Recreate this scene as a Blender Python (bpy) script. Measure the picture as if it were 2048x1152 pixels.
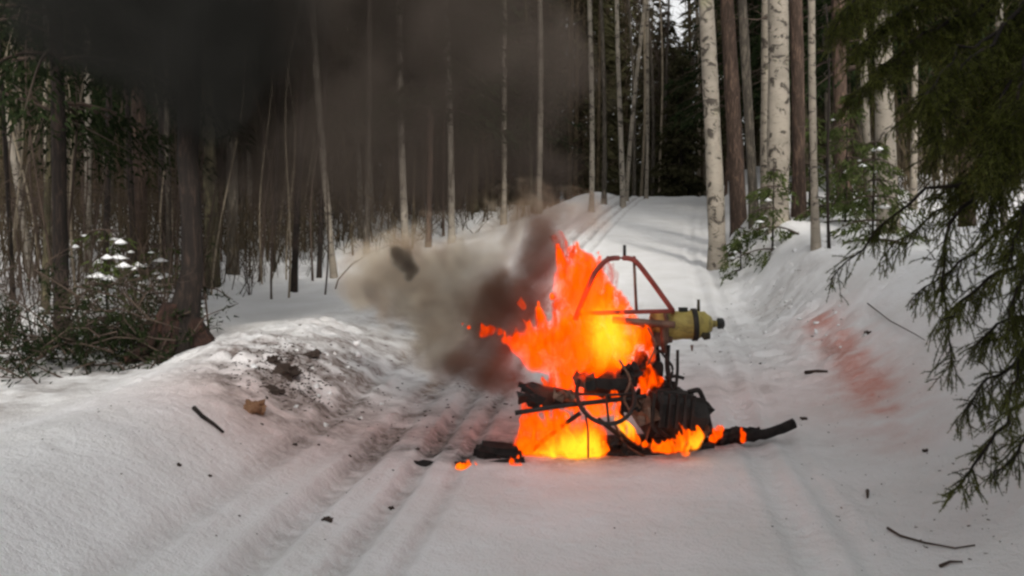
import bpy, bmesh, math, random
import numpy as np
from mathutils import Vector, Matrix

scene = bpy.context.scene
for o in list(bpy.data.objects):
    bpy.data.objects.remove(o)
COL = scene.collection

# ------------------------------------------------------------------ camera
CAM_Z = 1.7
F = 2196.0                      # focal length in pixels of the 2048-wide photograph
PITCH = math.atan(126 / F)
cam_data = bpy.data.cameras.new('camera')
cam_data.sensor_width = 36.0
cam_data.lens = 36.0 * F / 2048
cam_data.clip_start = 0.1
cam_data.clip_end = 2000
cam = bpy.data.objects.new('camera', cam_data)
cam.location = (0, 0, CAM_Z)
cam.rotation_euler = (math.pi / 2 - PITCH, 0, 0)
COL.objects.link(cam)
scene.camera = cam

# ------------------------------------------------------------------ sky and sun
SUN_EL, SUN_AZ = math.radians(31), math.radians(171)     # azimuth from +Y towards +X
world = bpy.data.worlds.new('World')
scene.world = world
world.use_nodes = True
wn = world.node_tree
wn.nodes.clear()
w_out = wn.nodes.new('ShaderNodeOutputWorld')
w_bg = wn.nodes.new('ShaderNodeBackground')
w_sky = wn.nodes.new('ShaderNodeTexSky')
w_sky.sky_type = 'NISHITA'
w_sky.sun_disc = False
w_sky.sun_elevation = SUN_EL
w_sky.sun_rotation = SUN_AZ
w_sky.air_density = 1.0
w_sky.dust_density = 4.0
w_sky.ozone_density = 0.6
w_hsv = wn.nodes.new('ShaderNodeHueSaturation')
w_hsv.inputs['Saturation'].default_value = 0.04
w_bg.inputs['Strength'].default_value = 0.15
wn.links.new(w_sky.outputs[0], w_hsv.inputs['Color'])
wn.links.new(w_hsv.outputs[0], w_bg.inputs[0])
wn.links.new(w_bg.outputs[0], w_out.inputs[0])
sun_data = bpy.data.lights.new('sun', 'SUN')
sun_data.energy = 2.0
sun_data.angle = math.radians(7)
sun_data.color = (1.0, 0.93, 0.83)
sun = bpy.data.objects.new('sun', sun_data)
sdir = Vector((math.sin(SUN_AZ) * math.cos(SUN_EL), math.cos(SUN_AZ) * math.cos(SUN_EL), math.sin(SUN_EL)))
sun.rotation_euler = sdir.to_track_quat('Z', 'Y').to_euler()
sun.location = (0, 0, 60)
COL.objects.link(sun)

vs = scene.view_settings
vs.view_transform = 'Standard'
vs.look = 'None'
vs.gamma = 1.0
vs.use_curve_mapping = False
EXPOSURE = 0.40
vs.exposure = EXPOSURE
cy = scene.cycles
cy.max_bounces = 6
cy.transparent_max_bounces = 32
cy.volume_bounces = 0
cy.filter_width = 2.6
cy.use_denoising = True
cy.volume_max_steps = 48

# ------------------------------------------------------------------ helpers
rng = np.random.default_rng(7)
random.seed(7)


def ray(px, py):
    a, b = (px - 1024) / F, (576 - py) / F
    cp, sp = math.cos(PITCH), math.sin(PITCH)
    return np.array([a, cp + b * sp, -sp + b * cp])


def at(px, py, d):
    """World point that stands d metres ahead of the photographer."""
    r = ray(px, py)
    return np.array([0, 0, CAM_Z]) + r * (d / r[1])


def _hash(ix, iy, iz, seed):
    n = (ix.astype(np.int64) * 374761393 + iy.astype(np.int64) * 668265263 + iz.astype(np.int64) * 2147483647 + seed * 1274126177) & 0xFFFFFFFF
    n = ((n ^ (n >> 13)) * 1274126177) & 0xFFFFFFFF
    n = (n ^ (n >> 16)) & 0xFFFFFFFF
    return n / 2147483647.5 - 1.0


def noise3(x, y, z, seed=0):
    x, y, z = np.broadcast_arrays(np.asarray(x, float), np.asarray(y, float), np.asarray(z, float))
    ix, iy, iz = np.floor(x), np.floor(y), np.floor(z)
    fx, fy, fz = x - ix, y - iy, z - iz
    u, v, w = [f * f * f * (f * (f * 6 - 15) + 10) for f in (fx, fy, fz)]
    r = 0
    for dx in (0, 1):
        for dy in (0, 1):
            for dz in (0, 1):
                r = r + _hash(ix + dx, iy + dy, iz + dz, seed) * (u if dx else 1 - u) * (v if dy else 1 - v) * (w if dz else 1 - w)
    return r


def fbm(x, y, z=0.0, octaves=4, seed=0):
    r, a, t = 0, 1.0, 0
    for k in range(octaves):
        r = r + a * noise3(x * 2 ** k + 13.7 * k, y * 2 ** k - 7.1 * k, np.asarray(z, float) * 2 ** k, seed + k)
        t += a
        a *= 0.5
    return r / t


def sstep(a, b, x):
    t = np.clip((np.asarray(x, float) - a) / (b - a), 0, 1)
    return t * t * (3 - 2 * t)


class MB:
    """Collects vertices and faces of one mesh."""

    def __init__(self):
        self.v, self.t, self.q, self.n = [], [], [], 0

    def add(self, V, T=None, Q=None):
        V = np.asarray(V, float).reshape(-1, 3)
        if T is not None and len(T):
            self.t.append(np.asarray(T, np.int64).reshape(-1, 3) + self.n)
        if Q is not None and len(Q):
            self.q.append(np.asarray(Q, np.int64).reshape(-1, 4) + self.n)
        self.v.append(V)
        self.n += len(V)
        return self

    def tube(self, P, R, sides=8, cap=True):
        P = np.asarray(P, float)
        R = np.broadcast_to(np.asarray(R, float), (len(P),))
        T = np.gradient(P, axis=0)
        T /= np.linalg.norm(T, axis=1)[:, None] + 1e-12
        ref = np.array([0, 0, 1.0]) if abs(T[0][2]) < 0.8 else np.array([1.0, 0, 0])
        A = np.cross(T, ref)
        A /= np.linalg.norm(A, axis=1)[:, None] + 1e-12
        B = np.cross(T, A)
        an = np.arange(sides) * 2 * math.pi / sides
        V = P[:, None, :] + R[:, None, None] * (np.cos(an)[None, :, None] * A[:, None, :] + np.sin(an)[None, :, None] * B[:, None, :])
        n = len(P)
        i = np.arange(n - 1)[:, None] * sides
        j = np.arange(sides)[None, :]
        k = (j + 1) % sides
        Q = np.stack([i + j, i + k, i + sides + k, i + sides + j], -1).reshape(-1, 4)
        V = V.reshape(-1, 3)
        Tt = []
        if cap:
            V = np.vstack([V, P[0], P[-1]])
            a, b = n * sides, n * sides + 1
            jj = np.arange(sides)
            kk = (jj + 1) % sides
            Tt = np.vstack([np.stack([np.full(sides, a), kk, jj], -1), np.stack([np.full(sides, b), (n - 1) * sides + jj, (n - 1) * sides + kk], -1)])
        return self.add(V, Tt, Q)

    def box(self, c, s, rot=None, jitter=0.0):
        s = np.asarray(s, float) / 2
        b = np.array([[x, y, z] for x in (-1, 1) for y in (-1, 1) for z in (-1, 1)], float) * s
        if jitter:
            b += rng.normal(0, jitter, b.shape)
        if rot is not None:
            b = b @ np.asarray(rot).T
        Q = [[0, 1, 3, 2], [4, 6, 7, 5], [0, 4, 5, 1], [2, 3, 7, 6], [0, 2, 6, 4], [1, 5, 7, 3]]
        return self.add(b + np.asarray(c, float), None, Q)

    def mesh(self, name, smooth=True):
        V = np.vstack(self.v) if self.v else np.zeros((0, 3))
        T = np.vstack(self.t) if self.t else np.zeros((0, 3), np.int64)
        Q = np.vstack(self.q) if self.q else np.zeros((0, 4), np.int64)
        me = bpy.data.meshes.new(name)
        me.vertices.add(len(V))
        me.vertices.foreach_set('co', V.ravel())
        loops = np.concatenate([T.ravel(), Q.ravel()])
        me.loops.add(len(loops))
        me.loops.foreach_set('vertex_index', loops.astype(np.int32))
        tot = np.concatenate([np.full(len(T), 3), np.full(len(Q), 4)])
        st = np.concatenate([[0], np.cumsum(tot)[:-1]]) if len(tot) else np.zeros(0)
        me.polygons.add(len(tot))
        me.polygons.foreach_set('loop_start', st.astype(np.int32))
        me.polygons.foreach_set('loop_total', tot.astype(np.int32))
        me.polygons.foreach_set('use_smooth', np.full(len(tot), smooth))
        me.update(calc_edges=True)
        return me

    def build(self, name, mat=None, parent=None, smooth=True):
        o = obj(name, self.mesh(name, smooth), mat, parent)
        if parent is not None and name in ('boughs', 'branches', 'twigs', 'dead_twigs', 'dead_branches', 'needles', 'snow_caps', 'crown'):
            o['kind'] = 'stuff'      # too many and too small to pick apart
        return o


def obj(name, me, mat=None, parent=None):
    o = bpy.data.objects.new(name, me)
    COL.objects.link(o)
    if mat is not None and me is not None and not me.materials:
        me.materials.append(mat)
    if parent is not None:
        o.parent = parent
    return o


def empty(name, loc, rz=0.0):
    o = bpy.data.objects.new(name, None)
    COL.objects.link(o)
    o.location = loc
    o.rotation_euler = (0, 0, rz)
    return o


def tag(o, label=None, cat=None, group=None, kind=None):
    if label: o['label'] = label
    if cat: o['category'] = cat
    if group: o['group'] = group
    if kind: o['kind'] = kind
    return o


def attr(me, name, vals):
    a = me.attributes.new(name, 'FLOAT', 'POINT')
    a.data.foreach_set('value', np.asarray(vals, np.float32))


# ------------------------------------------------------------------ materials
def new_mat(name):
    m = bpy.data.materials.new(name)
    m.use_nodes = True
    nt = m.node_tree
    nt.nodes.clear()
    out = nt.nodes.new('ShaderNodeOutputMaterial')
    return m, nt, out


def N(nt, kind, **kw):
    n = nt.nodes.new('ShaderNode' + kind)
    for k, v in kw.items():
        if hasattr(n, k) and k not in n.inputs:
            setattr(n, k, v)
        else:
            n.inputs[k].default_value = v
    return n


def ramp(nt, fac, stops, interp='LINEAR'):
    r = nt.nodes.new('ShaderNodeValToRGB')
    r.color_ramp.interpolation = interp
    els = r.color_ramp.elements
    while len(els) < len(stops):
        els.new(0.5)
    for e, (p, c) in zip(els, stops):
        e.position = p
        e.color = (*c, 1) if len(c) == 3 else c
    nt.links.new(fac, r.inputs[0])
    return r.outputs[0]


def mixc(nt, fac, a, b, blend='MIX'):
    m = nt.nodes.new('ShaderNodeMix')
    m.data_type = 'RGBA'
    m.blend_type = blend
    for sock, v in ((m.inputs[0], fac), (m.inputs[6], a), (m.inputs[7], b)):
        if hasattr(v, 'links') or hasattr(v, 'is_linked'):
            nt.links.new(v, sock)
        elif isinstance(v, (int, float)):
            sock.default_value = v
        else:
            sock.default_value = (*v, 1)
    return m.outputs[2]


def mmath(nt, op, a, b=0.0, clamp=False):
    m = nt.nodes.new('ShaderNodeMath')
    m.operation = op
    m.use_clamp = clamp
    for s, v in ((m.inputs[0], a), (m.inputs[1], b)):
        if isinstance(v, (int, float)):
            s.default_value = v
        else:
            nt.links.new(v, s)
    return m.outputs[0]


def coords(nt, scale=(1, 1, 1), space='Object'):
    tc = nt.nodes.new('ShaderNodeTexCoord')
    mp = nt.nodes.new('ShaderNodeMapping')
    mp.inputs['Scale'].default_value = scale
    nt.links.new(tc.outputs[space], mp.inputs[0])
    return mp.outputs[0]


def tex_noise(nt, vec, scale, detail=4, rough=0.55, dist=0.0):
    n = nt.nodes.new('ShaderNodeTexNoise')
    n.inputs['Scale'].default_value = scale
    n.inputs['Detail'].default_value = detail
    n.inputs['Roughness'].default_value = rough
    n.inputs['Distortion'].default_value = dist
    nt.links.new(vec, n.inputs['Vector'])
    return n.outputs[0]


def principled(nt, out, color, rough=0.8, bump=None, bump_d=0.01, bump_s=0.6, spec=0.3, metal=0.0):
    p = nt.nodes.new('ShaderNodeBsdfPrincipled')
    if hasattr(color, 'links'):
        nt.links.new(color, p.inputs['Base Color'])
    else:
        p.inputs['Base Color'].default_value = (*color, 1)
    p.inputs['Roughness'].default_value = rough
    p.inputs['Specular IOR Level'].default_value = spec
    p.inputs['Metallic'].default_value = metal
    if bump is not None:
        b = nt.nodes.new('ShaderNodeBump')
        b.inputs['Strength'].default_value = bump_s
        b.inputs['Distance'].default_value = bump_d
        nt.links.new(bump, b.inputs['Height'])
        nt.links.new(b.outputs[0], p.inputs['Normal'])
    nt.links.new(p.outputs[0], out.inputs['Surface'])
    return p


def obj_random(nt):
    return nt.nodes.new('ShaderNodeObjectInfo').outputs['Random']


def bark(name, c1, c2, scale=9, stretch=0.18, bump=0.02):
    m, nt, out = new_mat(name)
    v = coords(nt, (1, 1, stretch))
    n1 = tex_noise(nt, v, scale * 1.6, 6, 0.75, 0.6)
    v2 = coords(nt, (1, 1, 0.5))
    n2 = tex_noise(nt, v2, 1.1, 3)
    col = ramp(nt, n1, [(0.36, tuple(0.6 * x for x in c1)), (0.5, c1), (0.66, tuple(1.25 * x for x in c2))])
    col = mixc(nt, ramp(nt, n2, [(0.45, (0, 0, 0)), (0.7, (0.55, 0.55, 0.55))]), col, tuple(0.55 * x for x in c1))
    principled(nt, out, col, 0.9, n1, bump, 0.8)
    return m


def birch_bark(name, tint=(0.25, 0.22, 0.18)):
    m, nt, out = new_mat(name)
    v = coords(nt, (1, 1, 1))
    base = tex_noise(nt, v, 3.0, 4)
    col = ramp(nt, base, [(0.3, tuple(0.62 * x for x in tint)), (0.6, tint)])
    # short horizontal lenticels and black cracked patches
    lent = tex_noise(nt, coords(nt, (3.5, 3.5, 22)), 2.6, 3, 0.6)
    col = mixc(nt, ramp(nt, lent, [(0.60, (0, 0, 0)), (0.66, (0.7, 0.7, 0.7))]), col, (0.10, 0.08, 0.06))
    pat = tex_noise(nt, coords(nt, (2.0, 2.0, 2.9)), 1.9, 6, 0.68, 1.0)
    col = mixc(nt, ramp(nt, pat, [(0.535, (0, 0, 0)), (0.585, (0.95, 0.95, 0.95))]), col, (0.035, 0.028, 0.022))
    lich = tex_noise(nt, coords(nt, (1, 1, .6)), 2.1, 3)
    col = mixc(nt, ramp(nt, lich, [(0.6, (0, 0, 0)), (0.75, (0.5, 0.5, 0.5))]), col, (0.28, 0.27, 0.16))
    principled(nt, out, col, 0.75, base, 0.008, 0.5)
    return m


def plain(name, c, rough=0.8, var=0.25, scale=6.0, bump=0.004, metal=0.0, spec=0.3):
    m, nt, out = new_mat(name)
    n = tex_noise(nt, coords(nt), scale, 5, 0.6)
    col = ramp(nt, n, [(0.3, tuple(x * (1 - var) for x in c)), (0.7, tuple(min(1, x * (1 + var)) for x in c))])
    principled(nt, out, col, rough, n, bump, 0.6, spec, metal)
    return m


def needle_mat(name, c1, c2, c3):
    m, nt, out = new_mat(name)
    n = tex_noise(nt, coords(nt), 5.0, 3, 0.6)
    col = ramp(nt, n, [(0.3, c1), (0.5, c2), (0.72, c3)])
    d = N(nt, 'BsdfDiffuse')
    t = N(nt, 'BsdfTranslucent')
    nt.links.new(col, d.inputs[0])
    nt.links.new(col, t.inputs[0])
    mx = N(nt, 'MixShader', Fac=0.25)
    nt.links.new(d.outputs[0], mx.inputs[1])
    nt.links.new(t.outputs[0], mx.inputs[2])
    nt.links.new(mx.outputs[0], out.inputs['Surface'])
    return m


M = {}
M['birch'] = birch_bark('birch_bark')
M['birch_dim'] = birch_bark('grey_birch_bark', (0.23, 0.20, 0.16))
M['pine'] = bark('pine_bark', (0.050, 0.032, 0.023), (0.125, 0.080, 0.058), 11)
M['grey'] = bark('grey_bark', (0.055, 0.046, 0.036), (0.135, 0.115, 0.09), 13)
M['olive'] = bark('lichened_bark', (0.055, 0.048, 0.028), (0.13, 0.115, 0.065), 12)
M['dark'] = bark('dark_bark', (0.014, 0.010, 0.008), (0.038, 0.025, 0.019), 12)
M['twig'] = plain('twig_bark', (0.06, 0.042, 0.032), 0.9)
M['palet'] = plain('pale_twig_bark', (0.20, 0.165, 0.12), 0.9)
M['needle'] = needle_mat('spruce_needles', (0.050, 0.056, 0.014), (0.105, 0.118, 0.028), (0.185, 0.20, 0.055))
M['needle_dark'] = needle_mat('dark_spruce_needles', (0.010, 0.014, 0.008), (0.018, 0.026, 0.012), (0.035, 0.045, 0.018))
M['needle_bush'] = needle_mat('young_spruce_needles', (0.030, 0.042, 0.014), (0.060, 0.078, 0.026), (0.11, 0.125, 0.05))
M['far'] = needle_mat('far_wood', (0.025, 0.021, 0.013), (0.06, 0.047, 0.031), (0.11, 0.085, 0.056))
M['far_green'] = needle_mat('far_needles', (0.022, 0.023, 0.011), (0.048, 0.046, 0.024), (0.085, 0.076, 0.042))
M['char'] = plain('charred_metal', (0.018, 0.014, 0.012), 0.7, 0.6, 14, 0.006, 0.0, 0.4)
M['charwood'] = plain('charred_wood', (0.014, 0.011, 0.010), 0.9, 0.6, 20, 0.01)
M['redtube'] = plain('scorched_red_paint', (0.24, 0.050, 0.038), 0.5, 0.45, 9, 0.002)
m, nt, out = new_mat('scorched_yellow_paint')
_n = tex_noise(nt, coords(nt), 9, 6, 0.7, 0.5)
_n2 = tex_noise(nt, coords(nt), 4, 4, 0.65, 1.0)
_c = ramp(nt, _n, [(0.3, (0.24, 0.18, 0.05)), (0.7, (0.46, 0.38, 0.11))])
_c = mixc(nt, ramp(nt, _n2, [(0.48, (0, 0, 0)), (0.62, (0.9, 0.9, 0.9))]), _c, (0.055, 0.04, 0.028))
principled(nt, out, _c, 0.6, _n, 0.004, 0.6)
M['yellow'] = m
M['brownmetal'] = plain('heated_metal', (0.15, 0.085, 0.06), 0.55, 0.5, 12, 0.003, 0.3)
M['black'] = plain('black_rubber', (0.02, 0.022, 0.02), 0.6, 0.3)
M['soil'] = plain('dark_soil', (0.05, 0.035, 0.028), 0.95, 0.5, 18, 0.01)
M['woodchip'] = plain('torn_wood', (0.19, 0.10, 0.055), 0.9, 0.5, 12, 0.006)
M['snowcap'] = plain('clean_snow', (0.82, 0.83, 0.85), 0.7, 0.04, 12, 0.01)

# snow: white, with dirt, soot and the reddish stains that lie on it
m, nt, out = new_mat('trodden_snow')
v = coords(nt)
n1 = tex_noise(nt, v, 1.3, 6, 0.6)
n2 = tex_noise(nt, v, 16.0, 5, 0.65)
n3 = tex_noise(nt, v, 70.0, 3, 0.6)
col = ramp(nt, n1, [(0.3, (0.74, 0.735, 0.73)), (0.65, (0.84, 0.84, 0.85))])
col = mixc(nt, ramp(nt, n3, [(0.66, (0, 0, 0)), (0.74, (0.35, 0.35, 0.35))]), col, (0.42, 0.37, 0.32))


def A(name):
    a = nt.nodes.new('ShaderNodeAttribute')
    a.attribute_name = name
    return a.outputs['Fac']


brk = ramp(nt, n2, [(0.32, (0.35, 0.35, 0.35)), (0.62, (1, 1, 1))])
brs = ramp(nt, n2, [(0.3, (0.75, 0.75, 0.75)), (0.65, (1, 1, 1))])
col = mixc(nt, mmath(nt, 'MULTIPLY', A('pink'), brs), col, (0.64, 0.30, 0.25))
col = mixc(nt, mmath(nt, 'MULTIPLY', A('dirt'), brk), col, (0.15, 0.11, 0.095))
col = mixc(nt, mmath(nt, 'MULTIPLY', A('soot'), brk), col, (0.03, 0.022, 0.02))
bsum = mmath(nt, 'ADD', n2, mmath(nt, 'MULTIPLY', n3, 0.35))
principled(nt, out, col, 0.65, bsum, 0.045, 0.7, 0.25)
M['snow'] = m

# ------------------------------------------------------------------ terrain
def xc(y):
    y = np.asarray(y, float)
    yy = np.clip(y, 0, 60)
    return -0.3 + 0.09 * yy + 0.0013 * yy ** 2 + 0.09 * np.minimum(y, 0) + 0.246 * np.maximum(y - 60, 0)


def road_z(y):
    t = np.asarray(y, float) - 8.0
    s = 0.5 * (t + np.sqrt(t * t + 6.0)) - 0.14
    b = 0.080 * np.clip(s, 0, None)
    over = np.clip(np.asarray(y, float) - 43.5, 0, 40)
    return b - 0.115 * over


def side_z(y):
    t = np.asarray(y, float) - 8.0
    s = 0.5 * (t + np.sqrt(t * t + 6.0)) - 0.14
    return 0.080 * np.clip(np.minimum(s, 46), 0, None)


RUTS = [(-1.46, 0.10, 0.058), (-1.06, 0.07, 0.055), (-1.95, 0.07, 0.034), (-0.78, 0.05, 0.035), (1.28, 0.09, 0.04), (1.55, 0.06, 0.022), (0.35, 0.3, 0.015)]


def ground(x, y, detail=True):
    x = np.asarray(x, float)
    y = np.asarray(y, float)
    lat = x - xc(y)
    far = sstep(10, 15, y)
    z = road_z(y)
    # left: ploughed berm, hollow, forest floor
    tl = sstep(-2.6, -4.6, lat)
    floor_l = 0.22 + 0.65 * side_z(y)
    z = z * (1 - tl) + floor_l * tl
    wob = 0.25 * noise3(y * 0.35, 3.3, 0, 5)
    amp = (0.36 + 0.05 * noise3(y * 0.6, 1.7, 0, 9)) * (1 - 0.72 * sstep(9.6, 13.5, y)) * (0.86 + 0.14 * sstep(5.5, 8, y))
    z = z + amp * np.exp(-np.abs((lat + 3.0 + wob) / 0.85) ** 2.2) * (1 - 0.3 * tl)
    z = z + 0.10 * sstep(-1.7, -2.6, lat)
    # right: bank up to the forest
    a, b = 1.75 + 0.05 * far, 4.3 - 1.45 * far
    tr = np.clip((lat - a) / (b - a), 0, 1)
    tr = tr * tr * (3 - 2 * tr)
    hr = 1.02 - 0.12 * far
    floor_r = side_z(y) + hr + 0.035 * np.clip(lat - 4, 0, 30)
    z = z * (1 - tr) + floor_r * tr
    # gentle far rise so that the wood closes the view
    z = z + 0.02 * np.clip(y - 60, 0, 200) * sstep(4, 10, np.abs(lat))
    if detail:
        off = sstep(1.7, 2.6, np.abs(lat))
        z = z + 0.055 * fbm(x * 0.7, y * 0.7, 0, 3, 11) * (0.25 + 0.75 * off) + 0.10 * fbm(x * 0.33, y * 0.33, 0, 2, 21) * off
        z = z + 0.022 * fbm(x * 3.1, y * 3.1, 0, 4, 31) * (0.35 + 0.65 * off)
        crest = np.exp(-((lat + 2.9) / 0.7) ** 2) * sstep(7.2, 8.6, y) * (1 - sstep(13, 16, y))
        z = z + 0.10 * np.abs(fbm(x * 5.5, y * 5.5, 0, 3, 41)) * crest
        rb = np.exp(-((lat - 2.2) / 0.5) ** 2) * sstep(9, 11, y)
        z = z + 0.13 * np.abs(fbm(x * 3.5, y * 3.5, 0, 3, 43)) * rb
        for l0, w, dep in RUTS:
            w0 = l0 + 0.03 * noise3(y * 0.5, l0 * 9, 0, 3)
            on = 0.75 + 0.5 * noise3(y * 0.9, l0 * 5, 0.5, 8)
            e = (lat - w0) / w
            z = z - dep * on * np.exp(-e ** 4) + 0.35 * dep * on * np.exp(-(np.abs(e) - 1.6) ** 2 * 3)
        z = z + 0.012 * fbm(lat * 4, y * 0.8, 0, 3, 51) * (1 - off)
        near = 1 - sstep(14, 20, y)
        z = z + near * (0.014 * np.abs(fbm(x * 7.5, y * 7.5, 0, 2, 61)) * (0.25 + 0.75 * off) + 0.02 * np.clip(fbm(x * 2.2, y * 2.2, 0, 2, 67) - 0.12, 0, 1) * fbm(x * 9, y * 9, 0, 2, 68))
        churn = 0.3 * np.exp(-((x + 0.9) / 1.0) ** 2 - ((y - 9.6) / 2.0) ** 2) + 0.8 * np.exp(-((x - 2.3) / 0.8) ** 2 - ((y - 9.8) / 1.8) ** 2) + 0.35 * np.exp(-((x - 1.0) / 2.2) ** 2 - ((y - 6.2) / 1.2) ** 2)
        z = z + churn * (0.030 * fbm(x * 4.2, y * 4.2, 0, 2, 81) + 0.018 * np.abs(fbm(x * 9.5, y * 9.5, 0, 2, 83)))
        for l0, w in ((-1.46, 0.11), (-1.06, 0.075), (1.28, 0.09)):
            z = z + near * 0.008 * np.sin(y * 2 * math.pi / 0.17) * np.exp(-((lat - l0) / w) ** 4)
    return z


def gsample(x, y):
    """Height of the built sheet (bilinear between its vertices)."""
    x, y = np.asarray(x, float), np.asarray(y, float)
    i = np.clip(np.searchsorted(xs, x) - 1, 0, len(xs) - 2)
    j = np.clip(np.searchsorted(ys, y) - 1, 0, len(ys) - 2)
    u = np.clip((x - xs[i]) / (xs[i + 1] - xs[i]), 0, 1)
    w = np.clip((y - ys[j]) / (ys[j + 1] - ys[j]), 0, 1)
    return (Z[j, i] * (1 - u) + Z[j, i + 1] * u) * (1 - w) + (Z[j + 1, i] * (1 - u) + Z[j + 1, i + 1] * u) * w


def gz(x, y):
    return float(gsample(x, y))


def ground_hit(px, py, dmax=90):
    """The point of the snow that shows at a place of the photograph."""
    ds = np.linspace(4.5, dmax, 4000)
    r = ray(px, py)
    P = np.array([0, 0, CAM_Z]) + r * (ds / r[1])[:, None]
    below = P[:, 2] <= gsample(P[:, 0], P[:, 1])
    i = int(np.argmax(below)) if below.any() else len(ds) - 1
    return P[i]


def axis(segments):
    out = [segments[0][0]]
    for a, b, s0, s1 in segments:
        p = a
        while p < b - 1e-6:
            t = (p - a) / (b - a)
            p += s0 + (s1 - s0) * t
            out.append(min(p, b))
    return np.unique(np.round(np.array(out), 5))


xs = axis([(-140, -30, 6, 3), (-30, -6.5, 1.5, 0.12), (-6.5, 5.5, 0.036, 0.036), (5.5, 30, 0.09, 1.2), (30, 140, 3, 6)])
ys = axis([(-40, 2, 4, 0.3), (2, 4.6, 0.2, 0.04), (4.6, 12.5, 0.036, 0.04), (12.5, 46, 0.05, 0.28), (46, 220, 0.8, 8)])
X, Y = np.meshgrid(xs, ys)
Z = ground(X, Y)
mb = MB()
nx, ny = len(xs), len(ys)
i = np.arange(ny - 1)[:, None] * nx
j = np.arange(nx - 1)[None, :]
mb.add(np.stack([X, Y, Z], -1).reshape(-1, 3), None, np.stack([i + j, i + j + 1, i + nx + j + 1, i + nx + j], -1).reshape(-1, 4))
snow_me = mb.mesh('snow_ground')


def gauss(cx, cy, sx, sy, rot=0.0):
    c, s = math.cos(rot), math.sin(rot)
    dx, dy = X - cx, Y - cy
    u, w = c * dx + s * dy, -s * dx + c * dy
    return np.exp(-(u / sx) ** 2 - (w / sy) ** 2)


LAT = X - xc(Y)
nz = fbm(X * 1.7, Y * 1.7, 0, 4, 61)
nzf = fbm(X * 6, Y * 6, 0, 3, 71)
# reddish stains: a streak on the right bank and a wash on both sides of the wreck
def streak(pts, w):
    g = np.zeros_like(X)
    P = [ground_hit(*p)[:2] for p in pts]
    for (a, b) in zip(P[:-1], P[1:]):
        d = b - a
        L = d @ d
        t = np.clip(((X - a[0]) * d[0] + (Y - a[1]) * d[1]) / L, 0, 1)
        q = (X - a[0] - t * d[0]) ** 2 + (Y - a[1] - t * d[1]) ** 2
        g = np.maximum(g, np.exp(-q / w ** 2))
    return g


pink = 0.80 * streak([(1635, 640), (1680, 690), (1720, 740), (1770, 820)], 0.17) * np.clip(0.62 + 0.9 * nz + 0.7 * nzf, 0.05, 1)
pink += 0.34 * streak([(1620, 640), (1690, 700), (1760, 810), (1800, 880)], 0.40) * np.clip(0.7 + 0.8 * nzf, 0, 1)
h = ground_hit(1500, 780)
pink += 0.30 * gauss(h[0], h[1], 1.3, 1.4)
h = ground_hit(860, 860)
pink += 0.42 * gauss(h[0], h[1], 1.0, 1.0) * (0.8 + 0.5 * nz)
h = ground_hit(480, 800)
pink += 0.30 * gauss(h[0], h[1], 0.7, 0.9)
h = ground_hit(640, 920)
pink += 0.16 * gauss(h[0], h[1], 1.2, 1.2)
pink = np.clip(pink, 0, 1)
dirt = 0.55 * np.exp(-((LAT + 2.45) / 0.6) ** 2) * sstep(8.6, 9.6, Y) * (1 - sstep(13, 15, Y)) * np.clip(0.5 + 1.6 * nzf + 0.8 * nz, 0, 1.3)
for l0, w, dep in RUTS[:4]:
    dirt += 13.0 * dep * np.exp(-((LAT - l0 - 0.03 * noise3(Y * 0.5, l0 * 9, 0, 3)) / (w * 1.1)) ** 4) * np.clip(0.75 + 0.6 * nz + 0.5 * nzf, 0.2, 1) * (0.55 + 0.45 * sstep(5.2, 8, Y))
dirt += 0.50 * np.exp(-((LAT + 1.2) / 1.2) ** 2) * sstep(6.4, 9, Y) * (1 - sstep(14, 18, Y)) * np.clip(0.55 + 1.0 * nz + 1.2 * nzf, 0, 1)
dirt += 0.32 * np.exp(-((LAT - 1.2) / 1.0) ** 2) * sstep(9.0, 10, Y) * (1 - sstep(13, 16, Y)) * np.clip(0.3 + 1.6 * nzf, 0, 1)
h = ground_hit(1560, 590)
dirt += 0.5 * gauss(h[0], h[1], 0.5, 0.9) * np.clip(0.5 + 1.5 * nzf, 0, 1)
h = ground_hit(1665, 705)
dirt += 0.5 * gauss(h[0], h[1], 0.10, 0.25)
h = ground_hit(560, 730)
dirt += 1.6 * gauss(h[0], h[1], 0.55, 1.0) * np.clip(0.45 + 2.2 * nzf + 0.8 * nz, 0, 1.2)
# darker, mottled snow under the trees behind the berm
dirt += 0.62 * sstep(-3.3, -4.2, LAT) * (1 - sstep(11.2, 13.5, Y)) * np.clip(0.6 + 1.2 * nzf, 0, 1)
dirt = np.clip(dirt, 0, 1)
soot = 0.95 * np.clip(1.25 * gauss(0.62, 7.95, 0.95, 0.42) + 0.4 * nzf * gauss(0.62, 8, 1.5, 0.8), 0, 1)
h = ground_hit(930, 925)
soot += 0.9 * gauss(h[0], h[1] + .1, 0.55, 0.20) * np.clip(0.7 + nzf, 0, 1)
soot = np.clip(soot, 0, 1)
attr(snow_me, 'pink', pink.ravel())
attr(snow_me, 'dirt', dirt.ravel())
attr(snow_me, 'soot', soot.ravel())
snow = obj('snow_ground', snow_me, M['snow'])
tag(snow, 'snow covered forest road with ruts, berms and woodland floor', kind='structure')

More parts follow.
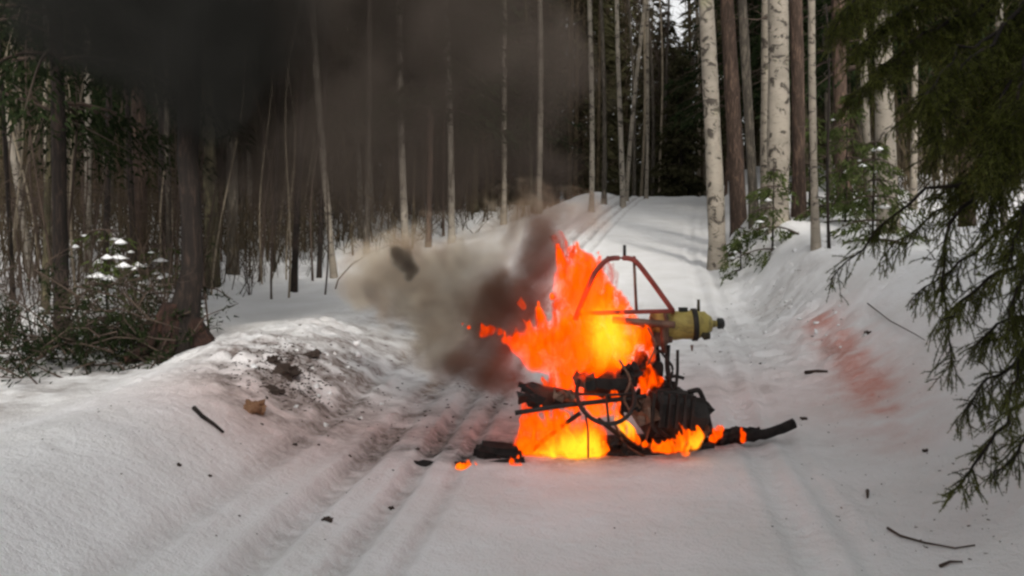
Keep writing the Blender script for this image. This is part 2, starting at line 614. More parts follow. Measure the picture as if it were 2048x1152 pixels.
# ------------------------------------------------------------------ trees
def trunk_mesh(name, base_r, top_r, height, lean, curve=0.0, sides=12, flare=1.35, seed=0, n=26, bend=None):
    r = np.random.default_rng(seed)
    t = np.linspace(0, 1, n) ** 1.15
    z = -0.5 + t * (height + 0.5)
    ph = r.uniform(0, 6.28)
    P = np.stack([lean[0] * z + curve * np.sin(t * 5 + ph) * z * 0.05, lean[1] * z + curve * np.cos(t * 4 + ph) * z * 0.05, z], -1)
    if bend is not None:
        for zz, dx in bend:
            P[:, 0] += dx * np.exp(-((z - zz) / 0.55) ** 2)
    R = base_r + (top_r - base_r) * t
    R = R * (1 + (flare - 1) * np.exp(-np.clip(z, 0, None) / (base_r * 2.2)))
    R = R * (1 + 0.05 * r.normal(size=n))
    return MB().tube(P, R, sides), P, R


def unit(v):
    return v / (np.linalg.norm(v) + 1e-12)


def foliage_quads(mb, C, D, L, W, r, droop=0.25, tri=True):
    """Leaf-sized faces at points C pointing along D."""
    n = len(C)
    D = D / (np.linalg.norm(D, axis=1)[:, None] + 1e-9)
    S = np.cross(D, r.normal(size=(n, 3)))
    S /= np.linalg.norm(S, axis=1)[:, None] + 1e-9
    L = np.broadcast_to(L, (n,))[:, None]
    W = np.broadcast_to(W, (n,))[:, None]
    V = np.stack([C - S * W / 2, C + S * W / 2, C + D * L], 1).reshape(-1, 3)
    mb.add(V, np.arange(3 * n).reshape(-1, 3))


def spruce_crown(name, height, base_h, radius, dens, seed, leaf=0.13, top_only=0.0):
    """Drooping boughs hung with needle sprays: (wood, needles)."""
    r = np.random.default_rng(seed)
    wood, fol = MB(), MB()
    z = base_h
    while z < height * 0.985:
        t = (z - base_h) / max(0.1, height - base_h)
        rad = radius * (1 - t) ** 0.8 + 0.12
        for k in range(r.integers(4, 7)):
            a = r.uniform(0, 6.283)
            ln = rad * r.uniform(0.65, 1.1)
            s = np.linspace(0, 1, 7)
            dirv = np.array([math.cos(a), math.sin(a), 0])
            P = np.outer(s * ln, dirv)
            P[:, 2] = z + 0.12 * ln * s - 0.55 * ln * s ** 2 + 0.12 * ln * s ** 4
            wood.tube(P, np.linspace(0.022, 0.004, 7) * (0.5 + rad / 3), 3, False)
            m = int(dens * ln * 26)
            u = r.uniform(0.12, 1.0, m) ** 0.8
            C = np.stack([np.interp(u, s, P[:, q]) for q in range(3)], -1)
            side = np.array([-dirv[1], dirv[0], 0])
            off = r.normal(size=m) * 0.20 * ln * (1.1 - u * 0.7)
            C = C + side * off[:, None]
            C[:, 2] -= np.abs(r.normal(size=m)) * 0.10 + 0.10 * np.abs(off)
            D = dirv * 0.7 + side * np.sign(off)[:, None] * 0.5 + np.array([0, 0, -0.75]) + r.normal(size=(m, 3)) * 0.35
            foliage_quads(fol, C, D, leaf * r.uniform(0.7, 1.5, m), leaf * 0.42, r)
        z += (0.26 + 0.20 * r.random()) * (1.15 if height > 8 else 0.75)
    return wood, fol


def bare_branches(mb, P, R, r, z0, z1, count, length, up=0.55, sub=5, rad=0.012):
    for k in range(count):
        t = r.uniform(0, 1)
        z = z0 + (z1 - z0) * t
        b = np.array([np.interp(z, P[:, 2], P[:, q]) for q in range(3)])
        a = r.uniform(0, 6.283)
        ln = length * r.uniform(0.4, 1.1) * (1.1 - 0.6 * t)
        d = unit(np.array([math.cos(a), math.sin(a), up + 0.4 * r.normal()]))
        s = np.linspace(0, 1, 5)[:, None]
        Q = b + d * s * ln + np.array([0, 0, 1]) * (s ** 2) * ln * 0.25 + r.normal(size=(5, 3)) * 0.02 * ln * s
        mb.tube(Q, np.linspace(rad, rad * 0.25, 5), 3, False)
        for q in range(sub):
            u = r.uniform(0.25, 1)
            b2 = np.array([np.interp(u, s[:, 0], Q[:, w]) for w in range(3)])
            d2 = unit(d + r.normal(size=3) * 0.7)
            l2 = ln * r.uniform(0.2, 0.5)
            Q2 = b2 + d2 * np.linspace(0, 1, 3)[:, None] * l2 + np.array([0, 0, -1]) * (np.linspace(0, 1, 3)[:, None] ** 2) * l2 * 0.3
            mb.tube(Q2, np.linspace(rad * 0.4, rad * 0.15, 3), 3, False)


CROWN_CACHE = {}


def crown_mesh(kind, variant):
    key = (kind, variant)
    if key in CROWN_CACHE:
        return CROWN_CACHE[key]
    r = np.random.default_rng(100 + variant * 7 + len(kind))
    P = np.array([[0, 0, 0], [0, 0, 20.0]])
    mb = MB()
    if kind == 'birch':
        bare_branches(mb, P, None, r, 7.0, 18, 46, 2.4, 0.9, 7, 0.018)
        me = [mb.mesh('crown')]
        me[0].materials.append(M['twig'])
    elif kind == 'pine':
        bare_branches(mb, P, None, r, 4.0, 9.0, 12, 0.9, 0.1, 3, 0.010)
        wood = mb
        fol = MB()
        for k in range(26):
            z = r.uniform(10, 19)
            a = r.uniform(0, 6.28)
            ln = 2.2 * (1 - (z - 10) / 13) * r.uniform(0.5, 1)
            c = np.array([math.cos(a) * ln, math.sin(a) * ln, z])
            wood.tube([[0, 0, z - 0.4], c * [0.5, 0.5, 1] + [0, 0, -0.1], c], [0.035, 0.02, 0.008], 3, False)
            C = c + r.normal(size=(150, 3)) * [0.42, 0.42, 0.24]
            foliage_quads(fol, C, r.normal(size=(150, 3)) + [0, 0, 0.3], 0.24, 0.09, r)
        a_ = wood.mesh('dead_branches')
        a_.materials.append(M['twig'])
        b_ = fol.mesh('crown')
        b_.materials.append(M['needle'])
        me = [a_, b_]
    else:
        wood, fol = spruce_crown('crown', 17, {'spruce': 3.2, 'dead': 2.2}[kind], 2.3, 1.0, 200 + variant, 0.2)
        a_ = wood.mesh('boughs')
        a_.materials.append(M['twig'])
        b_ = fol.mesh('crown')
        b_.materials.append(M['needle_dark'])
        me = [a_, b_]
    CROWN_CACHE[key] = me
    return me


TREE_N = [0]


def tree(name, label, px, py, top_px, width, kind, mat, d=None, group=None, cat='tree', height=None, lower_twigs=0, curve=0.4, flare=1.3, crown=True, taper=0.45, bend=None):
    """A tree whose foot shows at (px, py) of the photograph, or stands d metres off."""
    TREE_N[0] += 1
    k = TREE_N[0]
    if d is None:
        p = ground_hit(px, py)
    else:
        q = at(px, 430, d)
        p = np.array([q[0], d, gz(q[0], d)])
    d = p[1]
    r0 = width / F * d / 2
    height = height or (17 + 4 * random.random())
    topx = at(top_px, 0, d)
    lean = ((topx[0] - p[0]) / max(2.0, topx[2] - p[2]), random.uniform(-0.015, 0.015))
    e = tag(empty(name, (p[0], p[1], p[2])), label, cat, group)
    tmb, P, R = trunk_mesh('trunk', r0 * 1.08, r0 * taper, height, lean, curve, 12, flare, k, 26, bend)
    tr = tmb.build('trunk', mat, e)
    if lower_twigs:
        r = np.random.default_rng(k)
        b = MB()
        bare_branches(b, P, R, r, 1.0, height * 0.5, lower_twigs, 0.8, 0.1, 4, max(0.006, r0 * 0.1))
        b.build('dead_twigs', M['twig'], e)
    if crown:
        for me in crown_mesh(kind, k % 3):
            c = obj(me.name.split('.')[0], me, None, e)
            c['kind'] = 'stuff'
            c.rotation_euler = (lean[1] * -0.8, lean[0] * 0.8, random.uniform(0, 6.28) if abs(lean[0]) < 0.03 else 0)
            s = height / 20.0
            c.scale = (s, s, s)
    return e, P, R


G_LEFT = 'trunks of the wood on the side of the dark smoke'
G_RIGHT = 'trunks of the wood on the side of the big birches'

# right side: birches and pines on the bank
tree('birch_tree', 'pale birch with dark blotches at the edge of the white slope', 1437, 432, 1421, 33, 'birch', M['birch'], 19.5, G_RIGHT)
tree('birch_tree', 'thickest birch, black scars down its trunk, rising behind the green bush', 1556, 410, 1549, 42, 'birch', M['birch'], 18.5, G_RIGHT, flare=1.15, lower_twigs=6)
tree('birch_tree', 'grey birch stem pressed against the thickest birch', 1531, 410, 1522, 20, 'birch', M['birch_dim'], 19.6, G_RIGHT)
tree('birch_tree', 'slim straight birch whose foot stands in the snow beside the green bush', 1632, 498, 1618, 15, 'birch', M['birch_dim'], None, G_RIGHT, lower_twigs=8)
tree('birch_tree', 'pale birch with round black knots half hidden by the hanging spruce', 1778, 420, 1768, 37, 'birch', M['birch'], 16.5, G_RIGHT)
tree('pine_tree', 'reddish brown trunk directly beside the slope-edge birch', 1478, 432, 1462, 30, 'pine', M['pine'], 23, G_RIGHT)
tree('pine_tree', 'brown trunk between the slope-edge birch and the thickest birch', 1509, 430, 1492, 19, 'pine', M['grey'], 21.5, G_RIGHT)
tree('pine_tree', 'broad brown pine just past the thickest birch', 1598, 430, 1590, 27, 'pine', M['pine'], 20, G_RIGHT)
tree('pine_tree', 'brown trunk between the slim birch and the knotted birch', 1690, 430, 1676, 28, 'pine', M['pine'], 22, G_RIGHT, lower_twigs=6)
tree('birch_tree', 'grey leaning stem close beside the knotted birch', 1742, 425, 1722, 15, 'birch', M['birch_dim'], 19, G_RIGHT)
tree('pine_tree', 'thin brown stem just behind the slim birch', 1660, 430, 1642, 12, 'pine', M['grey'], 25, G_RIGHT)
tree('birch_tree', 'pale stem on the spruce side of the knotted birch', 1826, 430, 1822, 13, 'birch', M['birch_dim'], 21, G_RIGHT)
tree('pine_tree', 'brown trunk showing through the hanging spruce boughs', 1935, 430, 1930, 26, 'pine', M['pine'], 17, G_RIGHT)
tree('pine_tree', 'thin grey trunk farthest into the hanging spruce boughs', 2010, 430, 2002, 14, 'birch', M['birch_dim'], 15, G_RIGHT)
e, P, R = tree('sapling', 'short dark sapling stem rooted in the snow beside the slim birch', 1658, 497, 1650, 7, 'birch', M['dark'], None, G_RIGHT, height=3.2, crown=False, lower_twigs=6)

# straight ahead, past the smoke edge
tree('birch_tree', 'slender pale trunk rising at the foot of the white slope', 1246, 395, 1240, 10, 'birch', M['birch'], 37, G_RIGHT)
tree('birch_tree', 'thin pale stem leaning across the slender pale trunk', 1252, 400, 1283, 9, 'birch', M['birch_dim'], 40, G_RIGHT)
tree('birch_tree', 'thin stem at the edge of the dark smoke', 1183, 400, 1187, 10, 'birch', M['birch_dim'], 34, G_RIGHT)
tree('birch_tree', 'thin grey stem close to the dark spruce by the slope', 1292, 400, 1302, 7, 'birch', M['birch_dim'], 42, G_RIGHT)
tree('pine_tree', 'thin brown stem halfway from the smoke edge to the slender pale trunk', 1208, 400, 1206, 9, 'pine', M['grey'], 38, G_RIGHT)

# in the smoke
tree('birch_tree', 'brightest upright pale trunk seen through the dark smoke', 811, 440, 797, 14, 'birch', M['birch'], 24, G_LEFT)
tree('birch_tree', 'upright pale trunk in the smoke, next towards the fire from the brightest', 903, 440, 897, 13, 'birch', M['birch'], 25, G_LEFT)
tree('birch_tree', 'pale leaning trunk through the smoke, foot in bright snow', 668, 556, 628, 13, 'birch', M['birch_dim'], None, G_LEFT, taper=0.6)
tree('birch_tree', 'dim grey trunk between the leaning one and the brightest in smoke', 722, 440, 702, 12, 'birch', M['birch_dim'], 29, G_LEFT)
tree('birch_tree', 'faint trunk above the flames deep in the smoke', 1078, 430, 1076, 11, 'birch', M['birch_dim'], 31, G_LEFT)

# left wood
tree('pine_tree', 'grey green trunk standing in snow beside the dark crooked trunk', 426, 574, 418, 26, 'pine', M['olive'], None, G_LEFT, flare=1.15)
tree('pine_tree', 'grey trunk paired with the grey green one, a little farther back', 466, 548, 470, 23, 'pine', M['grey'], None, G_LEFT, flare=1.15)
tree('alder_tree', 'dark thin trunk leaning with forked stems in the snow', 588, 584, 612, 12, 'birch', M['dark'], None, G_LEFT, lower_twigs=8)
tree('alder_tree', 'very thin dark stem between the paired trunks and the forked one', 548, 544, 552, 6, 'birch', M['dark'], None, G_LEFT, lower_twigs=5)
tree('alder_tree', 'slim dark trunk just before the pale leaning one', 638, 556, 648, 9, 'birch', M['dark'], None, G_LEFT, lower_twigs=5)
tree('pine_tree', 'reddish grey trunk standing beyond the bush, foot behind snow hummock', 284, 556, 268, 28, 'pine', M['pine'], None, G_LEFT, lower_twigs=10)
tree('birch_tree', 'mottled pale birch gleaming in the gloom between dark boughs', 172, 470, 168, 14, 'birch', M['birch'], 19, G_LEFT)
tree('birch_tree', 'pale birch leaning over near the picture edge', 60, 440, -8, 13, 'birch', M['birch'], 18, G_LEFT)
tree('pine_tree', 'olive trunk between the leaning birch and the dark boughs', 90, 630, 96, 13, 'pine', M['olive'], None, G_LEFT, lower_twigs=8)
tree('pine_tree', 'broad grey brown trunk in the gloom behind the olive one', 112, 470, 108, 30, 'pine', M['grey'], 20, G_LEFT)
tree('alder_tree', 'dark thin trunk between the mottled birch and the reddish grey one', 206, 560, 212, 12, 'birch', M['dark'], 15.5, G_LEFT, lower_twigs=10)
tree('alder_tree', 'thin dark trunk close to the reddish grey one', 268, 560, 252, 11, 'birch', M['dark'], 16.5, G_LEFT, lower_twigs=8)
tree('alder_tree', 'thin trunk right against the far side of the dark crooked trunk', 335, 560, 340, 9, 'birch', M['grey'], 16, G_LEFT, lower_twigs=8)
tree('alder_tree', 'thin grey stem at the very edge of the wood', 22, 560, 10, 9, 'birch', M['dark'], 15, G_LEFT, lower_twigs=8)
# nearest dark trunk on the berm
e, P, R = tree('crooked_tree', 'dark crooked trunk with a spreading foot on the berm', 352, 720, 392, 43, 'pine', M['dark'], 9.9, G_LEFT, height=14, curve=0.15, flare=2.6, taper=0.6, bend=[(0.9, 0.10)], lower_twigs=4)

_rb = np.random.default_rng(88)
_rm = MB()
for a in np.linspace(0, 2 * math.pi, 9)[:-1]:
    a += _rb.normal() * 0.2
    ln = _rb.uniform(0.28, 0.5)
    s_ = np.linspace(0, 1, 6)[:, None]
    Q = np.array([math.cos(a), math.sin(a), 0]) * (0.05 + s_ * ln) + np.array([0, 0, 1]) * (0.46 * (1 - s_) ** 1.8 - 0.03)
    _rm.tube(Q, np.linspace(0.10, 0.05, 6), 7)
_rm.build('root_flare', bark('red_rooted_bark', (0.022, 0.011, 0.008), (0.065, 0.030, 0.020), 14), e)
G_SAP = 'thin bare saplings before the dark wood'
_rs = np.random.default_rng(91)
for k in range(46):
    px, d = (_rs.uniform(-20, 440), _rs.uniform(11.5, 19)) if k < 32 else (_rs.uniform(440, 660), _rs.uniform(15, 24))
    tree('sapling', 'thin bare sapling, one of the many whips before the dark wood', px, 560, px + _rs.uniform(-70, 70), _rs.uniform(3, 6), 'birch', M['twig'] if k % 3 else M['palet'], d, G_SAP, 'sapling',
         _rs.uniform(2.5, 5.5), 12, 1.0, 1.1, False, 0.4)
# the dark spruce of the upper corner
def spruce(name, label, p, height, base_h, radius, dens, leaf, trunk_r, mat_f, seed, group=None, mat_t=None, cat='tree', lean=(0, 0), snowy=0):
    e = tag(empty(name, p), label, cat, group)
    tmb, P, R = trunk_mesh('trunk', trunk_r, trunk_r * 0.12, height, lean, 0.1, 9, 1.3, seed)
    tmb.build('trunk', mat_t or M['dark'], e)
    w, f = spruce_crown('crown', height, base_h, radius, dens, seed, leaf)
    w.build('boughs', M['twig'], e)
    f.build('crown', mat_f, e)
    if snowy:
        r = np.random.default_rng(seed)
        V = np.vstack(f.v)
        s = MB()
        for k in r.choice(len(V), snowy):
            c = V[k]
            a = r.uniform(0.03, 0.08)
            an = np.arange(6) * math.pi / 3
            ring = np.stack([np.cos(an) * a * r.uniform(.7, 1.5), np.sin(an) * a, np.zeros(6)], -1) * r.uniform(0.8, 1.2, (6, 1)) + c
            VV = np.vstack([ring, c + [0, 0, a * 0.6], c - [0, 0, a * .25]])
            T = [[q, (q + 1) % 6, 6] for q in range(6)] + [[(q + 1) % 6, q, 7] for q in range(6)]
            s.add(VV, T)
        s.build('snow_caps', M['snowcap'], e)
    return e


p = ground_hit(124, 682)
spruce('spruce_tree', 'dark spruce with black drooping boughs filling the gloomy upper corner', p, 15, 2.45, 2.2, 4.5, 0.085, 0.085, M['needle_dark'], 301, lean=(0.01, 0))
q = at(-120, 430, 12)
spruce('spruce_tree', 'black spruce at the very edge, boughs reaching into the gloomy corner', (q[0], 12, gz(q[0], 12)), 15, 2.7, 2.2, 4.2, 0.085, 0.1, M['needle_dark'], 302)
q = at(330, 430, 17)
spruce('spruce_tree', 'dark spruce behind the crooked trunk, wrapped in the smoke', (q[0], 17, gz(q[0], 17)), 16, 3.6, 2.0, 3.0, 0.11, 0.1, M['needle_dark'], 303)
# dark spruce past the slope crest
q = at(1362, 430, 48)
spruce('spruce_tree', 'dark conical spruce standing past the crest of the white slope', (q[0], 48, gz(q[0], 48)), 7.0, 0.2, 1.35, 2.2, 0.24, 0.1, M['far_green'], 304)
q = at(1330, 430, 58)
spruce('spruce_tree', 'spruce behind the conical one at the end of the road', (q[0], 58, gz(q[0], 58)), 11, 0.8, 2.3, 1.2, 0.32, 0.12, M['far_green'], 305)
# young spruces
YS = [(1545, 505, 17.2, 1.45, 0.72, 'rounded green young spruce in front of the thickest birch'),
      (1690, 470, 18.5, 2.3, 1.0, 'green young spruce between the slim birch and the knotted one'),
      (1618, 470, 20.5, 2.1, 0.8, 'green young spruce half behind the slim birch'),
      (1745, 490, 15.0, 1.5, 0.8, 'young spruce at the foot of the knotted birch'),
      (1482, 480, 18.2, 0.75, 0.4, 'small green spruce seedling by the slope-edge birch')]
for k, (px, py, d, hgt, rad, lab) in enumerate(YS):
    q = at(px, py, d)
    spruce('young_spruce', lab, (q[0], d, gz(q[0], d)), hgt, 0.02, rad, 3.4, 0.09, 0.025, M['needle_bush'], 320 + k, 'young spruces on the bank', snowy=8)
q = ground_hit(215, 690)
spruce('young_spruce', 'snow dusted young spruce among bare twigs before the dark wood', (q[0], q[1], q[2]), 1.35, 0.05, 0.85, 1.9, 0.075, 0.02, M['needle_bush'], 330, 'young spruces behind the berm', snowy=60)
q = ground_hit(330, 640)
spruce('young_spruce', 'snow dusted young spruce close by the dark crooked trunk', (q[0], q[1], q[2]), 1.0, 0.05, 0.6, 1.9, 0.075, 0.02, M['needle_bush'], 331, 'young spruces behind the berm', snowy=40)

# thin trunks deeper in, that nothing tells apart
deep = []
for k in range(84):
    for tries in range(30):
        d = rng.uniform(22, 46)
        px = rng.uniform(-60, 1200) if k < 46 else rng.uniform(1400, 2080)
        x = at(px, 430, d)[0]
        lat = x - float(xc(d))
        if abs(lat) > 4.2 and all(abs(px - a) > 9 for a in deep):
            break
    deep.append(px)
    w = rng.uniform(4.5, 13)
    kd = ('birch', 'spruce', 'pine', 'spruce')[k % 4]
    tree(('birch_tree', 'spruce_tree', 'pine_tree', 'spruce_tree')[k % 4], 'thin trunk deep in the wood, one of many alike', px, 430, px + rng.uniform(-22, 22), w, kd,
         [M['grey'], M['pine'], M['birch_dim'], M['olive'], M['grey'], M['pine']][k % 6], d, 'thin trunks deep in the wood', lower_twigs=14, taper=0.55)

# slim stems past the crest, beside the dark spruce
for k, (px, tp, d, w) in enumerate([(1268, 1262, 47, 7), (1281, 1296, 50, 6), (1305, 1300, 52, 7), (1318, 1322, 55, 5), (1335, 1330, 57, 6), (1398, 1392, 52, 8), (1385, 1390, 57, 6), (1412, 1404, 50, 7)]):
    tree('birch_tree', 'thin trunk deep in the wood, one of many alike', px, 400, tp, w, 'birch', M['palet'] if k % 2 else M['grey'], d, 'thin trunks deep in the wood', lower_twigs=22, taper=0.6, height=13)

# the far wood that closes the view
def far_wood():
    r = np.random.default_rng(77)
    tr, fo = MB(), MB()
    for k in range(1150):
        d = r.uniform(44, 120)
        px = r.uniform(-500, 2500)
        x = at(px, 430, d)[0]
        lat = x - float(xc(d))
        if abs(lat) < 3.2 and d < 62:
            continue
        z = gz(x, d)
        hh = r.uniform(13, 22) + 0.05 * d
        if 1296 < px < 1372:
            hh = min(hh, at(px, 95, d)[2] - z)
        rad = r.uniform(0.05, 0.15)
        ln = r.normal(0, 0.015, 2)
        tr.tube([[x, d, z - 0.3], [x + ln[0] * hh / 2, d, z + hh / 2], [x + ln[0] * hh, d, z + hh]], [rad, rad * 0.8, rad * 0.2], 5, False)
        evergreen = r.random() < 0.32
        m = 420 if evergreen else 240
        t = r.uniform(0.04, 1, m)
        rr = (1.9 if evergreen else 1.1) * (1 - t) ** 0.7 * np.sqrt(r.uniform(0.02, 1, m)) + 0.1
        a = r.uniform(0, 6.283, m)
        C = np.stack([x + np.cos(a) * rr, d + np.sin(a) * rr, z + t * hh], -1)
        D = np.stack([np.cos(a), np.sin(a), np.full(m, -0.5 if evergreen else 0.8)], -1) + r.normal(size=(m, 3)) * 0.3
        if evergreen:
            foliage_quads(fo, C, D, r.uniform(0.5, 1.0, m), 0.26, r)
        else:
            foliage_quads(tr, C, D, r.uniform(0.5, 1.2, m), 0.045, r)
    e = empty('far_forest', (0, 80, 3))
    tag(e, 'dense brown and dark green wood closing the view far behind', 'forest', kind='stuff')
    for mb_, nm, mt in ((tr, 'trunks', M['far']), (fo, 'foliage', M['far_green'])):
        o = mb_.build(nm, mt, e)
        o.matrix_parent_inverse = Matrix.Translation((0, -80, -3))
        o['kind'] = 'stuff'


far_wood()


def thicket():
    """Bare brown brushwood and saplings between the trunks, too many to count."""
    r = np.random.default_rng(79)
    mb_ = MB()
    n = 30000
    d = 21 + 60 * r.random(n) ** 1.3
    px = r.uniform(-250, 2300, n)
    x = (px - 1024) / F * d
    lat = x - xc(d)
    ok = (np.abs(lat) > 4.6) | (d > 50)
    d, x = d[ok], x[ok]
    m = len(d)
    # gathered in clumps round stems
    h = 0.1 + 7.0 * r.random(m) ** 2.6
    C = np.stack([x + 0.5 * np.round(r.normal(size=m)), d, gsample(x, d) + h], -1)
    D = np.stack([r.normal(size=m) * 0.7, r.normal(size=m) * 0.4, np.full(m, 0.8)], -1)
    foliage_quads(mb_, C, D, r.uniform(0.4, 1.7, m), r.uniform(0.012, 0.035, m), r)
    k = 1500
    dd = 21 + 50 * r.random(k)
    xx = (r.uniform(-250, 2300, k) - 1024) / F * dd
    okk = np.abs(xx - xc(dd)) > 4.6
    dd, xx = dd[okk], xx[okk]
    C = np.stack([xx, dd, gsample(xx, dd) - 0.1], -1)
    D = np.stack([r.normal(size=len(dd)) * 0.10, r.normal(size=len(dd)) * 0.05, np.ones(len(dd))], -1)
    foliage_quads(mb_, C, D, r.uniform(2.0, 8.0, len(dd)), r.uniform(0.03, 0.07, len(dd)), r)
    k = 2600
    dd = r.uniform(13.5, 25, k)
    xx = (r.uniform(-80, 660, k) - 1024) / F * dd
    okk = xx - xc(dd) < -5.2
    dd, xx = dd[okk], xx[okk]
    k = len(dd)
    C = np.stack([xx + r.normal(size=k) * 0.1, dd, gsample(xx, dd) - 0.05 + 0.9 * r.random(k) ** 2], -1)
    D = np.stack([r.normal(size=k) * 0.30, r.normal(size=k) * 0.2, np.ones(k)], -1)
    foliage_quads(mb_, C, D, r.uniform(0.3, 1.6, k), r.uniform(0.008, 0.02, k), r)
    o = mb_.build('bare_thicket', M['far'])
    tag(o, 'bare brown thicket of twigs and saplings between the far trunks', 'thicket', kind='stuff')


thicket()


def add_shade_spruces():  # spruces out of view, added to shade the foreground and right bank
    r = np.random.default_rng(78)
    tr, fo = MB(), MB()
    for (x, y, hh, rd) in [(-6.5, -3, 15, 2.4), (-7, -12, 17, 2.6), (1.6, -7.0, 11.0, 2.3), (3.4, -5.5, 10.5, 2.3), (5.0, -3.5, 11, 2.3), (0.2, -10.5, 12, 2.3), (2.6, -9, 12, 2.4), (6.8, -1.5, 12, 2.2), (9.0, 2.5, 13, 2.2), (4.6, -12, 14, 2.4)]:
        z = gz(x, y)
        tr.tube([[x, y, z - 0.3], [x, y, z + hh]], [0.14, 0.03], 6, False)
        m = 5200
        t = r.uniform(0.08, 1, m)
        a = r.uniform(0, 6.283, m)
        rr = rd * (1 - t) ** 0.8 * np.sqrt(r.uniform(0.02, 1, m)) + 0.1
        C = np.stack([x + np.cos(a) * rr, y + np.sin(a) * rr, z + t * hh], -1)
        foliage_quads(fo, C, np.stack([np.cos(a), np.sin(a), np.full(m, -0.5)], -1) + r.normal(size=(m, 3)) * 0.3, r.uniform(0.35, 0.7, m), 0.2, r)
    e = empty('added_shade_spruces', (0, -8, 0))
    tag(e, 'unseen spruces added behind the camera to shade the foreground', 'forest', kind='stuff')
    for mb_, nm, mt in ((tr, 'trunks', M['dark']), (fo, 'foliage', M['needle'])):
        o = mb_.build(nm, mt, e)
        o.matrix_parent_inverse = Matrix.Translation((0, 8, 0))
        o['kind'] = 'stuff'


add_shade_spruces()

# bare shrubs behind the berm and on the forest floor
def shrub(label, p, hgt, spread, n, seed, mat, group, twig=0.006, name='bare_shrub'):
    r = np.random.default_rng(seed)
    e = tag(empty(name, p), label, 'shrub', group)
    st, tw = MB(), MB()
    for k in range(n):
        a = r.uniform(0, 6.28)
        d = np.array([math.cos(a) * r.uniform(0.1, 1) * spread, math.sin(a) * r.uniform(0.1, 1) * spread, hgt * r.uniform(0.55, 1.1)])
        s = np.linspace(0, 1, 6)[:, None]
        Q = d * s + r.normal(size=(6, 3)) * 0.035 * hgt * s + np.array([0, 0, -0.08])
        st.tube(Q, np.linspace(twig, twig * 0.4, 6), 4, False)
        for q in range(9):
            u = r.uniform(0.2, 1)
            b = np.array([np.interp(u, s[:, 0], Q[:, w]) for w in range(3)])
            d2 = unit(unit(d) + r.normal(size=3) * 0.8) * hgt * r.uniform(0.12, 0.34)
            tw.tube(b + d2 * np.linspace(0, 1, 3)[:, None] + r.normal(size=(3, 3)) * 0.012, np.linspace(twig * 0.5, twig * 0.25, 3), 3, False)
    st.build('stem', mat, e)
    tw.build('twigs', mat, e)
    return e


SH = [(60, 770, 1.0, 0.7, 15, 'bare dark shrub at the edge of the picture behind the berm'),
      (150, 770, 0.9, 0.7, 15, 'bare dark shrub below the black spruce trunk behind the berm'),
      (235, 760, 0.9, 0.6, 13, 'bare dark shrub under the snow dusted young spruce'),
      (300, 750, 1.1, 0.5, 13, 'bare reddish shrub standing next to the crooked trunk foot'),
      (15, 690, 1.0, 0.5, 14, 'sparse bare bush farther back at the edge of the picture'),
      (405, 600, 1.1, 0.35, 9, 'few bare whips in the snow past the crooked trunk'),
      (500, 590, 0.9, 0.22, 5, 'two or three bare whips standing alone in open snow'),
      (270, 640, 1.5, 0.5, 14, 'tall bare bush between the reddish grey trunk and crooked one')]
for k, (px, py, hgt, sp, n, lab) in enumerate(SH):
    if py >= 745:
        d = 9.6
        q = at(px, py, d)
        p = (q[0] - 0.15, d + 0.5, gz(q[0] - 0.15, d + 0.5))
    else:
        p = tuple(ground_hit(px, py))
    shrub(lab, p, hgt, sp, n, 500 + k, M['twig'], 'bare shrubs behind the berm', 0.007)
# brushwood heap: dark branches lying in the hollow
def brush(label, px, d, wid, hgt, n, seed):
    r = np.random.default_rng(seed)
    q = at(px, 430, d)
    z = gz(q[0], d)
    e = tag(empty('brush_pile', (q[0], d, z)), label, 'brushwood', 'brushwood heaps behind the berm')
    b, f = MB(), MB()
    for k in range(n):
        c = np.array([r.normal() * wid * 0.5, r.normal() * 0.3, abs(r.normal()) * hgt * 0.45])
        a = r.uniform(0, 6.28)
        dr = np.array([math.cos(a), 0.5 * math.sin(a), r.normal() * 0.45]) * r.uniform(0.25, 0.7)
        b.tube([c - dr / 2, c + r.normal(size=3) * 0.04, c + dr / 2], [0.009, 0.007, 0.003], 4, False)
        C = c + dr * r.uniform(-0.5, 0.5, (26, 1)) + r.normal(size=(26, 3)) * 0.03
        foliage_quads(f, C, dr + r.normal(size=(26, 3)) * 0.5, 0.07, 0.018, r)
    b.build('branches', M['twig'], e)
    f.build('needles', M['needle_dark'], e)


brush('low dark brushwood heap in the hollow at the picture edge', 40, 9.3, 1.0, 0.75, 75, 601)
brush('low dark brushwood heap in the hollow below the young spruce', 190, 9.7, 1.0, 0.75, 75, 602)
brush('low dark brushwood heap against the crooked trunk foot', 310, 10.2, 0.8, 0.6, 55, 603)

# ------------------------------------------------------------------ hanging spruce of the right edge
def shoot(wood, fol, P0, d, ln, r, nl=0.015, per=640):
    """One twig: thin stem with needles all round."""
    s = np.linspace(0, 1, 4)[:, None]
    Q = P0 + d * s * ln + np.array([0, 0, -1]) * s ** 2 * ln * 0.25
    wood.tube(Q, np.linspace(0.0028, 0.0012, 4), 3, False)
    m = int(per * ln)
    u = r.uniform(0.02, 1, m)
    C = np.stack([np.interp(u, s[:, 0], Q[:, q]) for q in range(3)], -1)
    D = d * 0.9 + r.normal(size=(m, 3)) * 0.75
    foliage_quads(fol, C, D, nl * r.uniform(0.7, 1.25, m), 0.0030, r)


